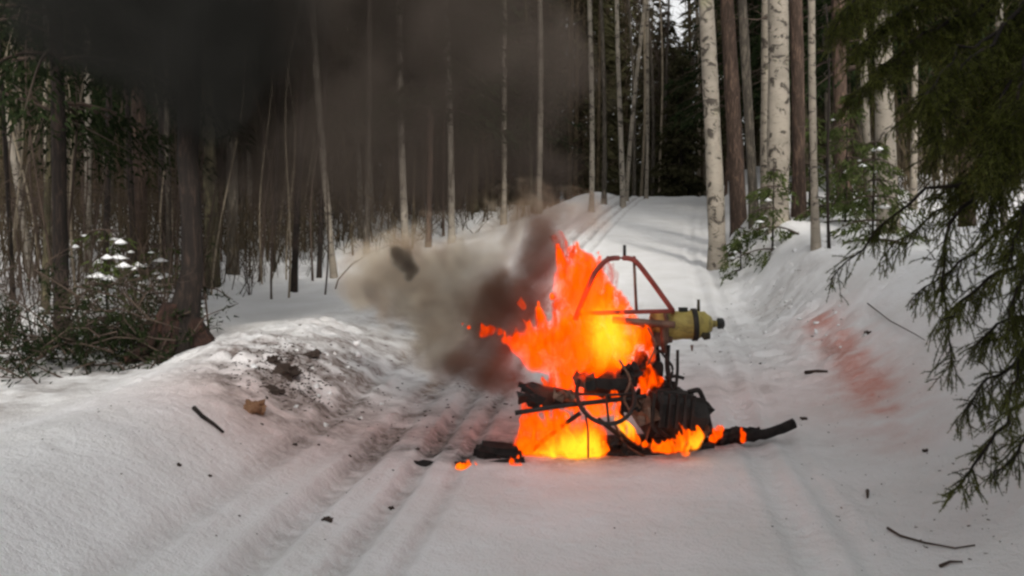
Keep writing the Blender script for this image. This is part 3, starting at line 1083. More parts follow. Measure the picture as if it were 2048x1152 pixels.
def bough(parent, root, pts, dens, seed, hang=0.8, r0=0.016, sl=(0.07, 0.22), side=0.34):
    """A branch along pts (world) with side branchlets hung with needle twigs."""
    r = np.random.default_rng(seed)
    P = np.array(pts, float) - root
    n = 14
    t = np.linspace(0, 1, len(P))
    tt = np.linspace(0, 1, n)
    Q = np.stack([np.interp(tt, t, P[:, q]) for q in range(3)], -1)
    for _ in range(2):
        Q[1:-1] = (Q[:-2] + 2 * Q[1:-1] + Q[2:]) / 4
    Q[1:-1] += r.normal(size=(n - 2, 3)) * 0.012
    wood, fol = MB(), MB()
    wood.tube(Q, np.linspace(r0, 0.003, n), 6, False)
    L = np.linalg.norm(np.diff(Q, axis=0), axis=1).sum()
    dirn = unit(Q[-1] - Q[0])
    for k in range(int(dens * L)):
        u = r.uniform(0.12, 1) ** 0.8
        b = np.array([np.interp(u, tt, Q[:, q]) for q in range(3)])
        sd = unit(np.cross(dirn, [0, 0, 1]) + 1e-6) * r.choice([-1, 1])
        d = unit(sd * side * r.uniform(0.4, 2.6) + dirn * 0.6 + np.array([0, 0, -hang * 0.72]) + r.normal(size=3) * 0.42)
        ln = r.uniform(*sl) * (1.15 - 0.4 * u)
        # branchlet with 2-4 shoots
        e1 = b + d * ln
        shoot(wood, fol, b, d, ln, r)
        for q in range(r.integers(1, 4)):
            v_ = r.uniform(0.25, 0.9)
            d2 = unit(d + r.normal(size=3) * 0.55)
            shoot(wood, fol, b + d * ln * v_ + np.array([0, 0, -1]) * v_ ** 2 * ln * 0.25, d2, ln * r.uniform(0.3, 0.6), r)
    o = wood.build('branch', M['dark'], parent)
    fol.build('needles', M['needle'], o)
    return o


TX, TY = 3.15, 5.9
root = np.array([TX, TY, gz(TX, TY)])
sp = tag(empty('spruce_tree', tuple(root)), 'large spruce hanging its green boughs in from the picture edge', 'tree')
tm, P_, R_ = trunk_mesh('trunk', 0.13, 0.02, 11, (0, 0), 0.1, 10, 1.3, 9)
tm.build('trunk', M['dark'], sp)


def W(px, py, d):
    return at(px, py, d)


BO = [
    # (start height above root, [points px,py,d], density, hang)
    (3.9, [(1990, -130, 5.7), (1820, -90, 5.3), (1690, 20, 5.0)], 95, 0.9),
    (3.8, [(1980, -100, 6.2), (1800, -40, 6.4), (1665, 60, 6.6)], 90, 0.9),
    (3.5, [(2000, -20, 6.2), (1850, 60, 6.4), (1700, 190, 6.6)], 85, 0.9),
    (3.2, [(2010, 60, 5.5), (1930, 130, 5.1), (1870, 270, 4.9)], 85, 1.0),
    (3.0, [(2040, 120, 5.4), (2000, 200, 5.0), (1970, 330, 4.9)], 80, 1.0),
    (2.9, [(2060, 90, 5.3), (2040, 160, 5.0), (2020, 260, 4.9)], 80, 1.0),
    (2.8, [(2040, 190, 6.3), (1960, 230, 6.6), (1850, 320, 6.9)], 75, 1.0),
    (2.6, [(2050, 250, 6.0), (1980, 300, 6.0), (1900, 400, 6.0)], 70, 1.0),
    (2.5, [(2060, 260, 5.6), (2010, 330, 5.4), (1970, 450, 5.3)], 60, 1.0),
    (3.6, [(2000, -60, 5.8), (1860, -20, 5.5), (1720, 90, 5.2)], 92, 0.9),
    (3.4, [(1990, 10, 5.7), (1880, 40, 5.5), (1760, 130, 5.3)], 92, 0.9),
    (3.3, [(2020, 60, 5.6), (1930, 90, 5.2), (1850, 190, 4.9)], 90, 1.0),
    (3.1, [(2050, 90, 5.9), (1960, 130, 6.2), (1830, 220, 6.5)], 85, 1.0),
    (2.9, [(2050, 130, 5.8), (1990, 160, 5.5), (1920, 260, 5.2)], 85, 1.0),
    (2.7, [(2060, 170, 5.6), (2010, 230, 5.3), (1960, 340, 5.1)], 50, 1.0),
    (3.0, [(2010, 120, 6.3), (1900, 160, 6.8), (1790, 250, 7.2)], 50, 1.0),
    (2.5, [(2050, 280, 6.2), (1960, 320, 6.6), (1860, 400, 7.0)], 42, 0.9),
    (2.3, [(2050, 330, 5.9), (1950, 350, 5.9), (1820, 400, 6.0), (1740, 470, 6.1), (1660, 560, 6.2)], 34, 0.8),
    (2.35, [(2060, 330, 6.0), (1960, 380, 6.2), (1850, 440, 6.4), (1760, 520, 6.5)], 36, 0.8),
    (2.4, [(2040, 360, 5.7), (1940, 390, 5.6), (1885, 460, 5.5), (1888, 600, 5.45), (1905, 735, 5.4)], 34, 0.7),
    (2.0, [(2060, 430, 5.8), (1980, 470, 5.8), (1900, 540, 5.8), (1830, 590, 5.8)], 34, 0.8),
    (1.8, [(2060, 520, 5.7), (1990, 540, 5.5), (1930, 600, 5.4), (1880, 640, 5.3)], 36, 0.9),
    (1.7, [(2060, 640, 5.6), (2000, 640, 5.4), (1950, 690, 5.3)], 42, 0.9),
    (1.5, [(2070, 700, 5.5), (2000, 740, 5.3), (1930, 820, 5.2)], 34, 0.8),
    (1.4, [(2070, 800, 5.5), (2000, 850, 5.3), (1945, 930, 5.2), (1925, 975, 5.2)], 22, 0.5),
    (1.3, [(2080, 840, 5.5), (2040, 900, 5.4), (1990, 960, 5.3)], 20, 0.6),
    (2.6, [(2080, 350, 5.4), (2050, 420, 5.2), (2010, 540, 5.1)], 46, 1.0),
    (2.1, [(2090, 500, 5.4), (2040, 560, 5.2), (2010, 680, 5.1)], 40, 1.0),
    (1.9, [(2090, 620, 5.4), (2050, 700, 5.2), (2020, 800, 5.1)], 36, 1.0),
]
for k, (h0, pts, dens, hang) in enumerate(BO):
    start = root + np.array([0, 0, h0 - root[2] * 0])
    pw = [start] + [W(*q) for q in pts]
    bough(sp, root, pw, dens * (1.35 if h0 > 2.55 else 1.15), 900 + k, hang)
# boughs on the far side of its trunk
for k in range(10):
    a = rng.uniform(-1.2, 1.6)
    h0 = rng.uniform(1.5, 4.2)
    ln = rng.uniform(0.9, 1.5)
    s0 = root + np.array([0, 0, h0])
    dv = np.array([math.cos(a), math.sin(a), 0])
    bough(sp, root, [s0, s0 + dv * ln * 0.5 + [0, 0, -0.05], s0 + dv * ln + [0, 0, -0.45]], 26, 950 + k, 0.9)

# ------------------------------------------------------------------ small things on the snow
def twig_on_snow(name, label, pts, rad, mat, forks=2, seed=0, cat='twig', lift=0.012, group=None):
    r = np.random.default_rng(seed)
    H = [ground_hit(*p) for p in pts]
    H = np.array([[q[0], q[1], gz(q[0], q[1]) + lift] for q in H])
    c = H[0].copy()
    mb = MB().tube(H - c, np.linspace(rad, rad * 0.5, len(H)), 6)
    o = mb.build(name, mat)
    o.location = c
    tag(o, label, cat, group)
    return o


twig_on_snow('fallen_twig', 'bent bare twig lying on the snow below the hanging spruce', [(1775, 1062), (1800, 1078), (1850, 1092), (1910, 1101), (1950, 1096)], 0.008, M['twig'])
twig_on_snow('fallen_twig', 'short twig with crumbs at the lowest edge near the bent twig', [(1880, 1138), (1900, 1130), (1925, 1131)], 0.009, M['twig'])
twig_on_snow('fallen_twig', 'long thin whip arching over the snow above the red stain', [(1735, 615), (1780, 650), (1830, 678), (1850, 690)], 0.007, M['twig'], lift=0.04)
twig_on_snow('broken_stick', 'dark broken stick leaning on the front of the berm', [(388, 822), (405, 840), (428, 856), (447, 872)], 0.017, M['dark'], lift=0.02)
twig_on_snow('fallen_twig', 'tiny dark stick upright beside the rut-free snow', [(1735, 985), (1735, 1000)], 0.012, M['twig'])
twig_on_snow('wood_scrap', 'dark flat scrap lying at the tip of the red stain', [(1612, 748), (1635, 745), (1655, 746)], 0.022, M['soil'])


def lump(name, label, px, py, size, mat, seed, cat, group, squash=0.7, sink=0.55):
    r = np.random.default_rng(seed)
    bm = bmesh.new()
    bmesh.ops.create_icosphere(bm, subdivisions=3, radius=1)
    for v_ in bm.verts:
        nn = float(fbm(v_.co.x * 1.9 + seed, v_.co.y * 1.9, v_.co.z * 1.9, 4, seed))
        v_.co *= 1 + 1.15 * nn
        v_.co.z *= squash
    me = bpy.data.meshes.new(name)
    bm.to_mesh(me)
    bm.free()
    o = obj(name, me, mat)
    p = ground_hit(px, py)
    o.location = (p[0], p[1], gz(p[0], p[1]) + size * squash * (1 - sink) * 0.6)
    o.scale = (size * r.uniform(0.8, 1.3), size * r.uniform(0.8, 1.3), size)
    o.rotation_euler = (r.uniform(-.3, .3), r.uniform(-.3, .3), r.uniform(0, 6))
    return tag(o, label, cat, group)


LU = [(782, 1018, 0.018, 'small dark clod between the ruts and the open snow'),
      (655, 1042, 0.020, 'small dark clod lying inside the rut'),
      (358, 932, 0.014, 'small dark clod at the foot of the pale berm'),
      (420, 955, 0.010, 'tiny grey crumb just beside the berm clod'),
      (590, 892, 0.014, 'reddish crumb in the rutted snow short of the ruts'),
      (700, 915, 0.012, 'dark crumb close by the reddish crumb, nearer the fire'),
      (835, 900, 0.016, 'dark crumb just behind the charred runner tip'),
      (1462, 512, 0.05, 'dark lump stuck in the white snow slope'),
      (1608, 840, 0.022, 'dark crumb just off the end of the charred runner'),
      (1735, 668, 0.03, 'grey lump above the red stain'),
      (1850, 905, 0.02, 'dark cone on the snow under the hanging spruce'),
      (1990, 920, 0.02, 'dark cone nearest the drooping lowest bough'),
      (1520, 728, 0.014, 'small dark crumb between yellow tank and red stain')]
for k, (px, py, s, lab) in enumerate(LU):
    lump('clod', lab, px, py, s, M['soil'], 700 + k, 'clod', 'crumbs and clods on the snow')
# torn chunk of the berm
lump('stump', 'torn brown stump showing in the broken face of the berm', 508, 826, 0.075, M['woodchip'], 741, 'stump', None, 0.8, 0.4)
lump('soil_clump', 'big dark clump of soil on the broken berm crest', 572, 752, 0.085, M['soil'], 742, 'soil', None, 0.7, 0.4)
lump('soil_clump', 'dark clump of soil at the end of the broken crest', 545, 726, 0.06, M['soil'], 743, 'soil', None, 0.6, 0.4)
lump('soil_clump', 'dark soil clump farthest along the broken crest towards the smoke', 625, 715, 0.06, M['soil'], 745, 'soil', None, 0.6, 0.4)
lump('soil_clump', 'smaller dark soil clump below the big clump', 548, 786, 0.05, M['soil'], 744, 'soil', None, 0.6, 0.4)


def litter(name, label, spots, n, size, mat, seed):
    r = np.random.default_rng(seed)
    mb = MB()
    for (px, py, sx, sy, w) in spots:
        c = ground_hit(px, py)
        for k in range(int(n * w)):
            x, y = c[0] + r.normal() * sx, c[1] + r.normal() * sy
            z = gz(x, y)
            s = size * r.uniform(0.4, 1.3)
            a = r.uniform(0, 3.14)
            rot = np.array([[math.cos(a), -math.sin(a), 0], [math.sin(a), math.cos(a), 0], [0, 0, 1]])
            mb.box((x, y, z + s * 0.15), (s * r.uniform(0.8, 3), s * 0.8, s * 0.5), rot, s * 0.15)
    o = mb.build(name, mat, None, False)
    return tag(o, label, 'litter', kind='stuff')


litter('soil_litter', 'dark soil and bark crumbs strewn over the broken berm and ruts',
       [(572, 738, 0.14, 0.35, 2.8), (540, 725, 0.2, 0.3, 0.9), (640, 750, 0.35, 0.6, 0.6), (790, 790, 0.5, 0.9, .35), (1450, 700, 0.8, 0.9, .25), (1560, 620, 0.3, 0.7, .3), (900, 830, 0.4, 0.5, .2)], 200, 0.012, M['soil'], 801)
litter('needle_litter', 'fallen needles and twigs scattered on the snow under the spruce',
       [(1850, 980, 0.5, 0.6, 1.0), (1900, 800, 0.5, 0.9, 1.0), (1950, 1080, 0.4, 0.3, .6), (250, 900, 0.8, 0.5, .6), (1300, 1050, 1.2, 0.4, .3)], 60, 0.007, M['twig'], 802)


def snow_chunks():
    r = np.random.default_rng(33)
    mb = MB()
    for (px, py, sx, sy, n) in [(620, 730, 0.3, 0.7, 60), (700, 750, 0.4, 0.8, 40), (1500, 560, 0.4, 2.0, 110), (1600, 660, 0.4, 0.8, 80), (1450, 650, 0.6, 1.0, 70)]:
        c = ground_hit(px, py)
        for k in range(n // 4):
            x, y = c[0] + r.normal() * sx, c[1] + r.normal() * sy
            s = 0.02 * r.lognormal(0, 0.45)
            a = r.uniform(0, 6.28, 3)
            Rm = np.array(Matrix.Rotation(a[0], 3, 'X') @ Matrix.Rotation(a[1], 3, 'Z'))
            mb.box((x, y, gz(x, y) + s * 0.2), (s * 1.6, s * 1.1, s), Rm, s * 0.18)
    o = mb.build('snow_chunks', M['snow'], None, True)
    return tag(o, 'loose lumps of broken snow along the road edges', 'snow', kind='stuff')


snow_chunks()

# ------------------------------------------------------------------ the burning vehicle
D0 = 8.0
V0 = np.array([at(1240, 900, D0)[0], D0, 0.0])
V0[2] = gz(V0[0], V0[1])
veh = tag(empty('burning_vehicle', tuple(V0)), 'small burning vehicle, red tube frame and yellow tank, blackened on the snow road', 'vehicle')


def L(px, py, d=D0):
    return at(px, py, d) - V0


def vt(name, pts, r, mat, sides=10, parent=None, sm=1):
    P = np.array([L(*p) for p in pts])
    if sm and len(P) > 2:
        t = np.linspace(0, 1, len(P))
        tt = np.linspace(0, 1, len(P) * 5)
        P = np.stack([np.interp(tt, t, P[:, q]) for q in range(3)], -1)
        for _ in range(2):
            P[1:-1] = (P[:-2] + 2 * P[1:-1] + P[2:]) / 4
    return MB().tube(P, r, sides).build(name, mat, parent or veh)


# red tube frame: two trapezoid hoops and cross tubes
for dd in (7.80, 8.36):
    vt('frame_tube', [(1150, 640, dd), (1188, 545, dd), (1216, 516, dd), (1268, 516, dd), (1306, 566, dd), (1346, 622, dd)], 0.019, M['redtube'])
    vt('frame_tube', [(1150, 628, dd), (1250, 624, dd), (1346, 622, dd)], 0.016, M['redtube'])
    vt('frame_post', [(1268, 520, dd), (1273, 624, dd)], 0.011, M['brownmetal'])
for px, py in ((1216, 516), (1268, 516), (1346, 622)):
    vt('cross_tube', [(px, py, 7.80), (px, py, 8.36)], 0.015, M['redtube'])
vt('stub', [(1249, 518, 8.2), (1249, 490, 8.2)], 0.012, M['black'])
# carrying beams and struts under the tank
vt('side_beam', [(1225, 640, 7.8), (1300, 646, 7.8), (1350, 650, 7.8)], 0.026, M['brownmetal'])
vt('side_beam', [(1225, 640, 8.2), (1300, 646, 8.2), (1350, 650, 8.2)], 0.026, M['brownmetal'])
for a, b in (((1292, 648), (1296, 700)), ((1325, 650), (1328, 705)), ((1310, 700), (1285, 770))):
    vt('strut', [(*a, 7.85), (*b, 7.9)], 0.020, M['brownmetal'])
vt('strut', [(1336, 690, 7.95), (1334, 730, 7.95), (1338, 760, 7.95), (1352, 790, 7.95)], 0.018, M['char'])
vt('strut', [(1312, 690, 8.05), (1318, 735, 8.05), (1306, 800, 8.05)], 0.02, M['char'])
vt('bracket', [(1330, 755, 7.9), (1352, 752, 7.9), (1368, 757, 7.9)], 0.013, M['char'])


def lathe(profile, sides=24):
    """profile: (x, radius) along the local X axis."""
    P = np.array([[x, 0, 0] for x, r in profile], float)
    return P, np.array([r for x, r in profile])


def tank():
    c = L(1330, 652, 8.0)
    e2 = L(1440, 647, 8.0)
    ax = unit(e2 - c)
    s = D0 / F
    prof = [(-30, 20), (-28, 27), (0, 28), (20, 29.5), (34, 28), (50, 29), (54, 30), (64, 30), (67, 28), (72, 26), (80, 26), (86, 20), (93, 15), (95, 9)]
    P = c + np.outer([a * s for a, b in prof], ax)
    t = MB().tube(P, [b * s for a, b in prof], 28).build('tank', M['yellow'], veh)
    P2 = c + np.outer([53 * s, 54 * s, 63 * s, 64 * s], ax)
    MB().tube(P2, [31.5 * s, 33 * s, 33 * s, 31.5 * s], 28).build('strap', M['char'], t)
    P2 = c + np.outer([-4 * s, -3 * s, 3 * s, 4 * s], ax)
    MB().tube(P2, [29.5 * s, 31 * s, 31 * s, 29.5 * s], 28).build('strap', M['brownmetal'], t)
    # neck and black cap
    P3 = c + np.outer([93 * s, 106 * s], ax)
    MB().tube(P3, [8 * s, 6 * s], 14).build('neck', M['yellow'], t)
    P4 = c + np.outer([104 * s, 106 * s, 116 * s, 119 * s], ax)
    MB().tube(P4, [7 * s, 11 * s, 11 * s, 7 * s], 18).build('cap', M['black'], t)
    # short spout on top, lug below, web
    MB().tube([L(1397, 622, 8.0), L(1397, 599, 8.0)], [0.012, 0.010], 10).build('spout', M['olive'], t)
    MB().tube([L(1404, 664, 7.95), L(1413, 672, 7.95), L(1420, 672, 7.95)], [0.03, 0.034, 0.022], 12).build('lug', M['olive'], t)
    MB().tube([L(1384, 690, 7.9), L(1384, 702, 7.9)], [0.012, 0.006], 8).build('drain', M['brownmetal'], t)
    MB().box(L(1366, 619, 8.0), (0.06, 0.06, 0.03)).build('filler', M['black'], t, False)


tank()


def rounded_box(name, c, s, mat, bev=0.03, rot=(0, 0, 0), parent=None, warp=0.012, seed=0):
    bm = bmesh.new()
    bmesh.ops.create_cube(bm, size=1)
    for v_ in bm.verts:
        v_.co.x *= s[0]; v_.co.y *= s[1]; v_.co.z *= s[2]
    bmesh.ops.bevel(bm, geom=list(bm.edges), offset=bev, segments=3, affect='EDGES')
    bmesh.ops.subdivide_edges(bm, edges=[e_ for e_ in bm.edges if e_.calc_length() > 0.1], cuts=4, use_grid_fill=True)
    for v_ in bm.verts:
        q = v_.co * 7
        v_.co += Vector((float(noise3(q.x, q.y, q.z, seed)), float(noise3(q.x, q.y, q.z, seed + 1)), float(noise3(q.x, q.y, q.z, seed + 2)))) * warp
    me = bpy.data.meshes.new(name)
    bm.to_mesh(me)
    bm.free()
    o = obj(name, me, mat, parent or veh)
    o.location = tuple(c)
    o.rotation_euler = rot
    return o


# engine block at the right, with a carrying hoop
eng = rounded_box('engine_block', L(1346, 832, 7.85), (0.45, 0.42, 0.34), M['char'], 0.06, (0, 0.08, 0.1), warp=0.05, seed=3)
for k, px in enumerate(range(1296, 1392, 16)):
    c = L(px, 824, 7.60) - np.array(eng.location)
    MB().box(c, (0.018, 0.05, 0.24), None, 0.004).build('cooling_fin', M['char'], eng, False)
vt('carry_hoop', [(1376, 784, 7.85), (1398, 778, 7.85), (1408, 800, 7.85), (1418, 842, 7.85), (1424, 868, 7.85)], 0.017, M['char'])
vt('carry_hoop', [(1376, 784, 8.1), (1398, 780, 8.1), (1408, 802, 8.1), (1418, 842, 8.1), (1424, 868, 8.1)], 0.017, M['char'])
rounded_box('air_filter', L(1330, 782, 7.95), (0.20, 0.2, 0.10), M['char'], 0.03, (0, 0.1, 0), seed=5)
# body behind the flames
rounded_box('body_panel', L(1225, 768, 7.78), (0.36, 0.26, 0.20), M['char'], 0.06, (0, -0.06, 0.2), warp=0.07, seed=8)
rounded_box('seat', L(1212, 738, 7.9), (0.26, 0.28, 0.08), M['char'], 0.035, (0, -0.16, 0), warp=0.05, seed=9)
rounded_box('mudguard', L(1092, 792, 7.68), (0.40, 0.22, 0.15), M['char'], 0.06, (0, 0.16, 0), warp=0.07, seed=11)
rounded_box('rear_housing', L(1312, 668, 8.05), (0.20, 0.30, 0.19), M['brownmetal'], 0.04, (0, 0.05, 0.1), warp=0.04, seed=31)
rounded_box('gearbox', L(1290, 742, 8.0), (0.18, 0.26, 0.24), M['char'], 0.05, (0, -0.1, 0.2), warp=0.06, seed=33)
rounded_box('engine_mount', L(1330, 778, 7.95), (0.16, 0.2, 0.16), M['char'], 0.04, (0, 0.3, 0.2), warp=0.05, seed=35)
# long bar and hoop in front of the flames
vt('cross_bar', [(1030, 826, 7.55), (1120, 812, 7.55), (1210, 802, 7.55), (1292, 792, 7.6)], 0.017, M['char'])
cc = L(1212, 790, 7.5)
an = np.linspace(0, 2 * math.pi, 41)
rw = 58 * 7.5 / F
ringP = np.stack([cc[0] + rw * np.cos(an), cc[1] + 0.05 + 0.28 * np.sin(an), cc[2] + rw * 0.80 * np.sin(an)], -1)
wh = MB().tube(ringP, 0.015, 10, False).build('steering_wheel', M['char'], veh)
MB().tube([ringP[0], cc, ringP[20]], 0.009, 8).build('spoke', M['char'], wh)
MB().tube([cc, ringP[30]], 0.009, 8).build('spoke', M['char'], wh)
vt('steering_column', [(1214, 792, 7.5), (1226, 800, 7.9)], 0.014, M['char'])
# chassis on the snow
vt('chassis_rail', [(1020, 920, 7.75), (1130, 915, 7.72), (1250, 908, 7.70), (1340, 906, 7.72), (1425, 890, 7.85)], 0.030, M['char'])
vt('chassis_rail', [(1040, 890, 8.25), (1200, 884, 8.25), (1420, 872, 8.25)], 0.030, M['char'])
vt('brace', [(1196, 838, 7.62), (1240, 872, 7.65), (1300, 906, 7.7)], 0.017, M['char'])
vt('brace', [(1160, 826, 7.7), (1100, 870, 7.72), (1040, 922, 7.75)], 0.017, M['char'])
vt('brace', [(1240, 812, 7.8), (1248, 860, 7.8), (1222, 912, 7.75)], 0.020, M['char'])
vt('axle', [(1222, 880, 7.7), (1222, 880, 8.3)], 0.03, M['char'])
vt('axle', [(1385, 884, 7.75), (1385, 884, 8.3)], 0.03, M['char'])
rounded_box('floor_tray', L(1255, 886, 7.95), (0.62, 0.42, 0.07), M['char'], 0.02, (0, -0.03, 0), warp=0.02, seed=15)


def runner(pts, w, hgt):
    P = np.array([L(*p) for p in pts])
    t = np.linspace(0, 1, len(P))
    tt = np.linspace(0, 1, 16)
    P = np.stack([np.interp(tt, t, P[:, q]) for q in range(3)], -1)
    P[:, 2] += rng.normal(0, 0.003, 16)
    mb = MB()
    mb.tube(P, hgt * (1 + 0.09 * rng.normal(size=16)), 8)
    return mb.build('runner', M['charwood'], veh)


runner([(826, 930, 7.56), (880, 933, 7.52), (960, 934, 7.48), (1050, 924, 7.5)], 0.05, 0.036)
runner([(862, 948, 7.42), (905, 938, 7.46), (1000, 920, 7.6)], 0.04, 0.026)
runner([(1410, 888, 7.95), (1470, 876, 7.98), (1530, 868, 8.0), (1588, 848, 8.05)], 0.05, 0.042)
runner([(1420, 872, 8.1), (1470, 862, 8.1), (1520, 862, 8.1)], 0.04, 0.03)
rounded_box('charred_lump', L(1000, 910, 7.7), (0.34, 0.24, 0.13), M['charwood'], 0.04, (0, 0.1, 0), warp=0.03, seed=21)

# bent plates, cables and fallen pieces that hide the body's lines
def plate(px, py, d, sx, sz, seed, mat, name='bent_plate'):
    r = np.random.default_rng(seed)
    n, k = 7, 5
    u, w = np.meshgrid(np.linspace(-.5, .5, n), np.linspace(-.5, .5, k))
    y = 0.10 * sx * np.sin(u * 5 + r.uniform(0, 6)) + 0.12 * sz * np.cos(w * 5 + r.uniform(0, 6))
    Fr = np.stack([u * sx, y, w * sz], -1).reshape(-1, 3) + r.normal(size=(n * k, 3)) * 0.012
    Bk = Fr + [0, 0.006, 0]
    a, t = r.uniform(-0.7, 0.7), r.uniform(-0.5, 0.5)
    Rm = np.array(Matrix.Rotation(a, 3, 'Y') @ Matrix.Rotation(t, 3, 'X'))
    V = np.vstack([Fr, Bk]) @ Rm.T + L(px, py, d)
    ii = (np.arange(k - 1)[:, None] * n + np.arange(n - 1)[None, :]).ravel()
    Q = np.stack([ii, ii + 1, ii + n + 1, ii + n], -1)
    edge = list(range(n)) + [q * n + n - 1 for q in range(1, k)] + [(k - 1) * n + q for q in range(n - 2, -1, -1)] + [q * n for q in range(k - 2, 0, -1)]
    m_ = n * k
    E = [[edge[q], edge[(q + 1) % len(edge)], edge[(q + 1) % len(edge)] + m_, edge[q] + m_] for q in range(len(edge))]
    MB().add(V, None, np.vstack([Q, Q[:, ::-1] + m_, E])).build(name, mat, veh, False)


for k, (px, py, d, sx, sz) in enumerate([(1290, 820, 7.6, .14, .18), (1262, 800, 7.62, .16, .14), (1060, 800, 7.55, .18, .10), (1130, 790, 7.58, .16, .08), (1260, 745, 7.7, .14, .12), (1330, 870, 7.62, .20, .07),
                                         (1400, 860, 7.7, .12, .10), (1240, 895, 7.6, .16, .07), (1285, 730, 7.8, .10, .16), (1170, 760, 7.66, .14, .10), (1460, 872, 7.9, .14, .06), (1000, 925, 7.7, .2, .07)]):
    plate(px, py, d, sx, sz, 1200 + k, M['char'] if k % 3 else M['brownmetal'])
rc = np.random.default_rng(55)
for k, pts_ in enumerate([[(1282, 700), (1276, 740), (1290, 780), (1270, 830)], [(1322, 700), (1345, 735), (1332, 770), (1360, 800)], [(1240, 720), (1262, 760), (1250, 800), (1275, 850)], [(1090, 800), (1120, 830), (1105, 880), (1130, 925)],
                          [(1290, 790), (1300, 840), (1285, 900)], [(1350, 700), (1358, 745), (1346, 790)], [(1225, 850), (1250, 890), (1290, 915)], [(1165, 815), (1180, 860), (1170, 915)], [(1300, 655), (1312, 690), (1302, 730)]]):
    d_ = 7.55 + 0.3 * rc.random()
    vt('cable', [(a + rc.normal() * 3, b, d_) for a, b in pts_], 0.007 + 0.006 * rc.random(), M['char'] if k % 2 else M['brownmetal'], 6)

# ------------------------------------------------------------------ flames
EM = 2 ** (-EXPOSURE)


def flame_mat(name, alpha, gain, lo=(0.62, 0.030, 0.0), mid=(1.9, 0.130, 0.0), hi=(2.6, 0.85, 0.03)):
    m, nt, out = new_mat(name)
    v = coords(nt, (1, 1, 0.5))
    n = tex_noise(nt, v, 8.0, 5, 0.62, 0.9)
    a = nt.nodes.new('ShaderNodeAttribute')
    a.attribute_name = 'flame_heat'
    f = mmath(nt, 'ADD', a.outputs['Fac'], mmath(nt, 'MULTIPLY', mmath(nt, 'SUBTRACT', n, 0.5), 1.15))
    col = ramp(nt, f, [(0.12, lo), (0.38, mid), (0.64, (2.2, 0.28, 0.004)), (0.92, hi)])
    em = N(nt, 'Emission', Strength=EM * gain)
    nt.links.new(col, em.inputs[0])
    if alpha >= 1:
        nt.links.new(em.outputs[0], out.inputs['Surface'])
    else:
        tr = N(nt, 'BsdfTransparent')
        mx = nt.nodes.new('ShaderNodeMixShader')
        n2 = tex_noise(nt, v, 9, 4, 0.65, 1.2)
        nt.links.new(mmath(nt, 'MULTIPLY', ramp(nt, n2, [(0.40, (0.05, 0.05, 0.05)), (0.58, (1, 1, 1))]), alpha), mx.inputs[0])
        nt.links.new(tr.outputs[0], mx.inputs[1])
        nt.links.new(em.outputs[0], mx.inputs[2])
        nt.links.new(mx.outputs[0], out.inputs['Surface'])
    return m


FM = [flame_mat('flame_core', 0.9, 1.0), flame_mat('flame_skin', 0.42, 0.95), flame_mat('flame_veil', 0.16, 0.85)]


def gauss_sum(nt, spots):
    """Sum of soft balls (x, y, z, r, gain) in the object's own space."""
    tc = nt.nodes.new('ShaderNodeTexCoord')
    tot = None
    for (x, y, z, r, g) in spots:
        vd = nt.nodes.new('ShaderNodeVectorMath')
        vd.operation = 'DISTANCE'
        vd.inputs[1].default_value = (x, y, z)
        nt.links.new(tc.outputs['Object'], vd.inputs[0])
        mr = nt.nodes.new('ShaderNodeMapRange')
        mr.interpolation_type = 'SMOOTHSTEP'
        mr.inputs['From Min'].default_value = r
        mr.inputs['From Max'].default_value = r * 0.1
        mr.inputs['To Min'].default_value = 0.0
        mr.inputs['To Max'].default_value = g
        nt.links.new(vd.outputs['Value'], mr.inputs['Value'])
        tot = mr.outputs[0] if tot is None else mmath(nt, 'ADD', tot, mr.outputs[0])
    return tot


def flame_volume(name, spots, hots, gain=14.0, scale=6.0):
    m, nt, out = new_mat(name)
    v = coords(nt, (1, 1, 0.45))
    n = tex_noise(nt, v, scale, 3, 0.62, 1.1)
    field = gauss_sum(nt, spots)
    body = mmath(nt, 'ADD', mmath(nt, 'MULTIPLY', mmath(nt, 'MINIMUM', field, 1.0), 0.85), mmath(nt, 'MULTIPLY', mmath(nt, 'SUBTRACT', n, 0.5), 2.0))
    dens = ramp(nt, body, [(0.36, (0, 0, 0)), (0.60, (1, 1, 1))])
    heat = mmath(nt, 'MULTIPLY', mmath(nt, 'SUBTRACT', n, 0.3), 0.6)
    if hots:
        heat = mmath(nt, 'ADD', heat, gauss_sum(nt, hots))
    col = ramp(nt, heat, [(0.0, (1.0, 0.035, 0.0)), (0.35, (1.0, 0.06, 0.0)), (0.8, (1.0, 0.20, 0.004)), (1.0, (1.0, 0.30, 0.01))])
    pv = nt.nodes.new('ShaderNodeVolumePrincipled')
    pv.inputs['Color'].default_value = (0.02, 0.01, 0.0, 1)
    nt.links.new(mmath(nt, 'MULTIPLY', dens, 7.0), pv.inputs['Density'])
    nt.links.new(col, pv.inputs['Emission Color'])
    nt.links.new(mmath(nt, 'MULTIPLY', dens, gain * EM), pv.inputs['Emission Strength'])
    nt.links.new(pv.outputs[0], out.inputs['Volume'])
    m.cycles.volume_step_rate = 1.0
    return m


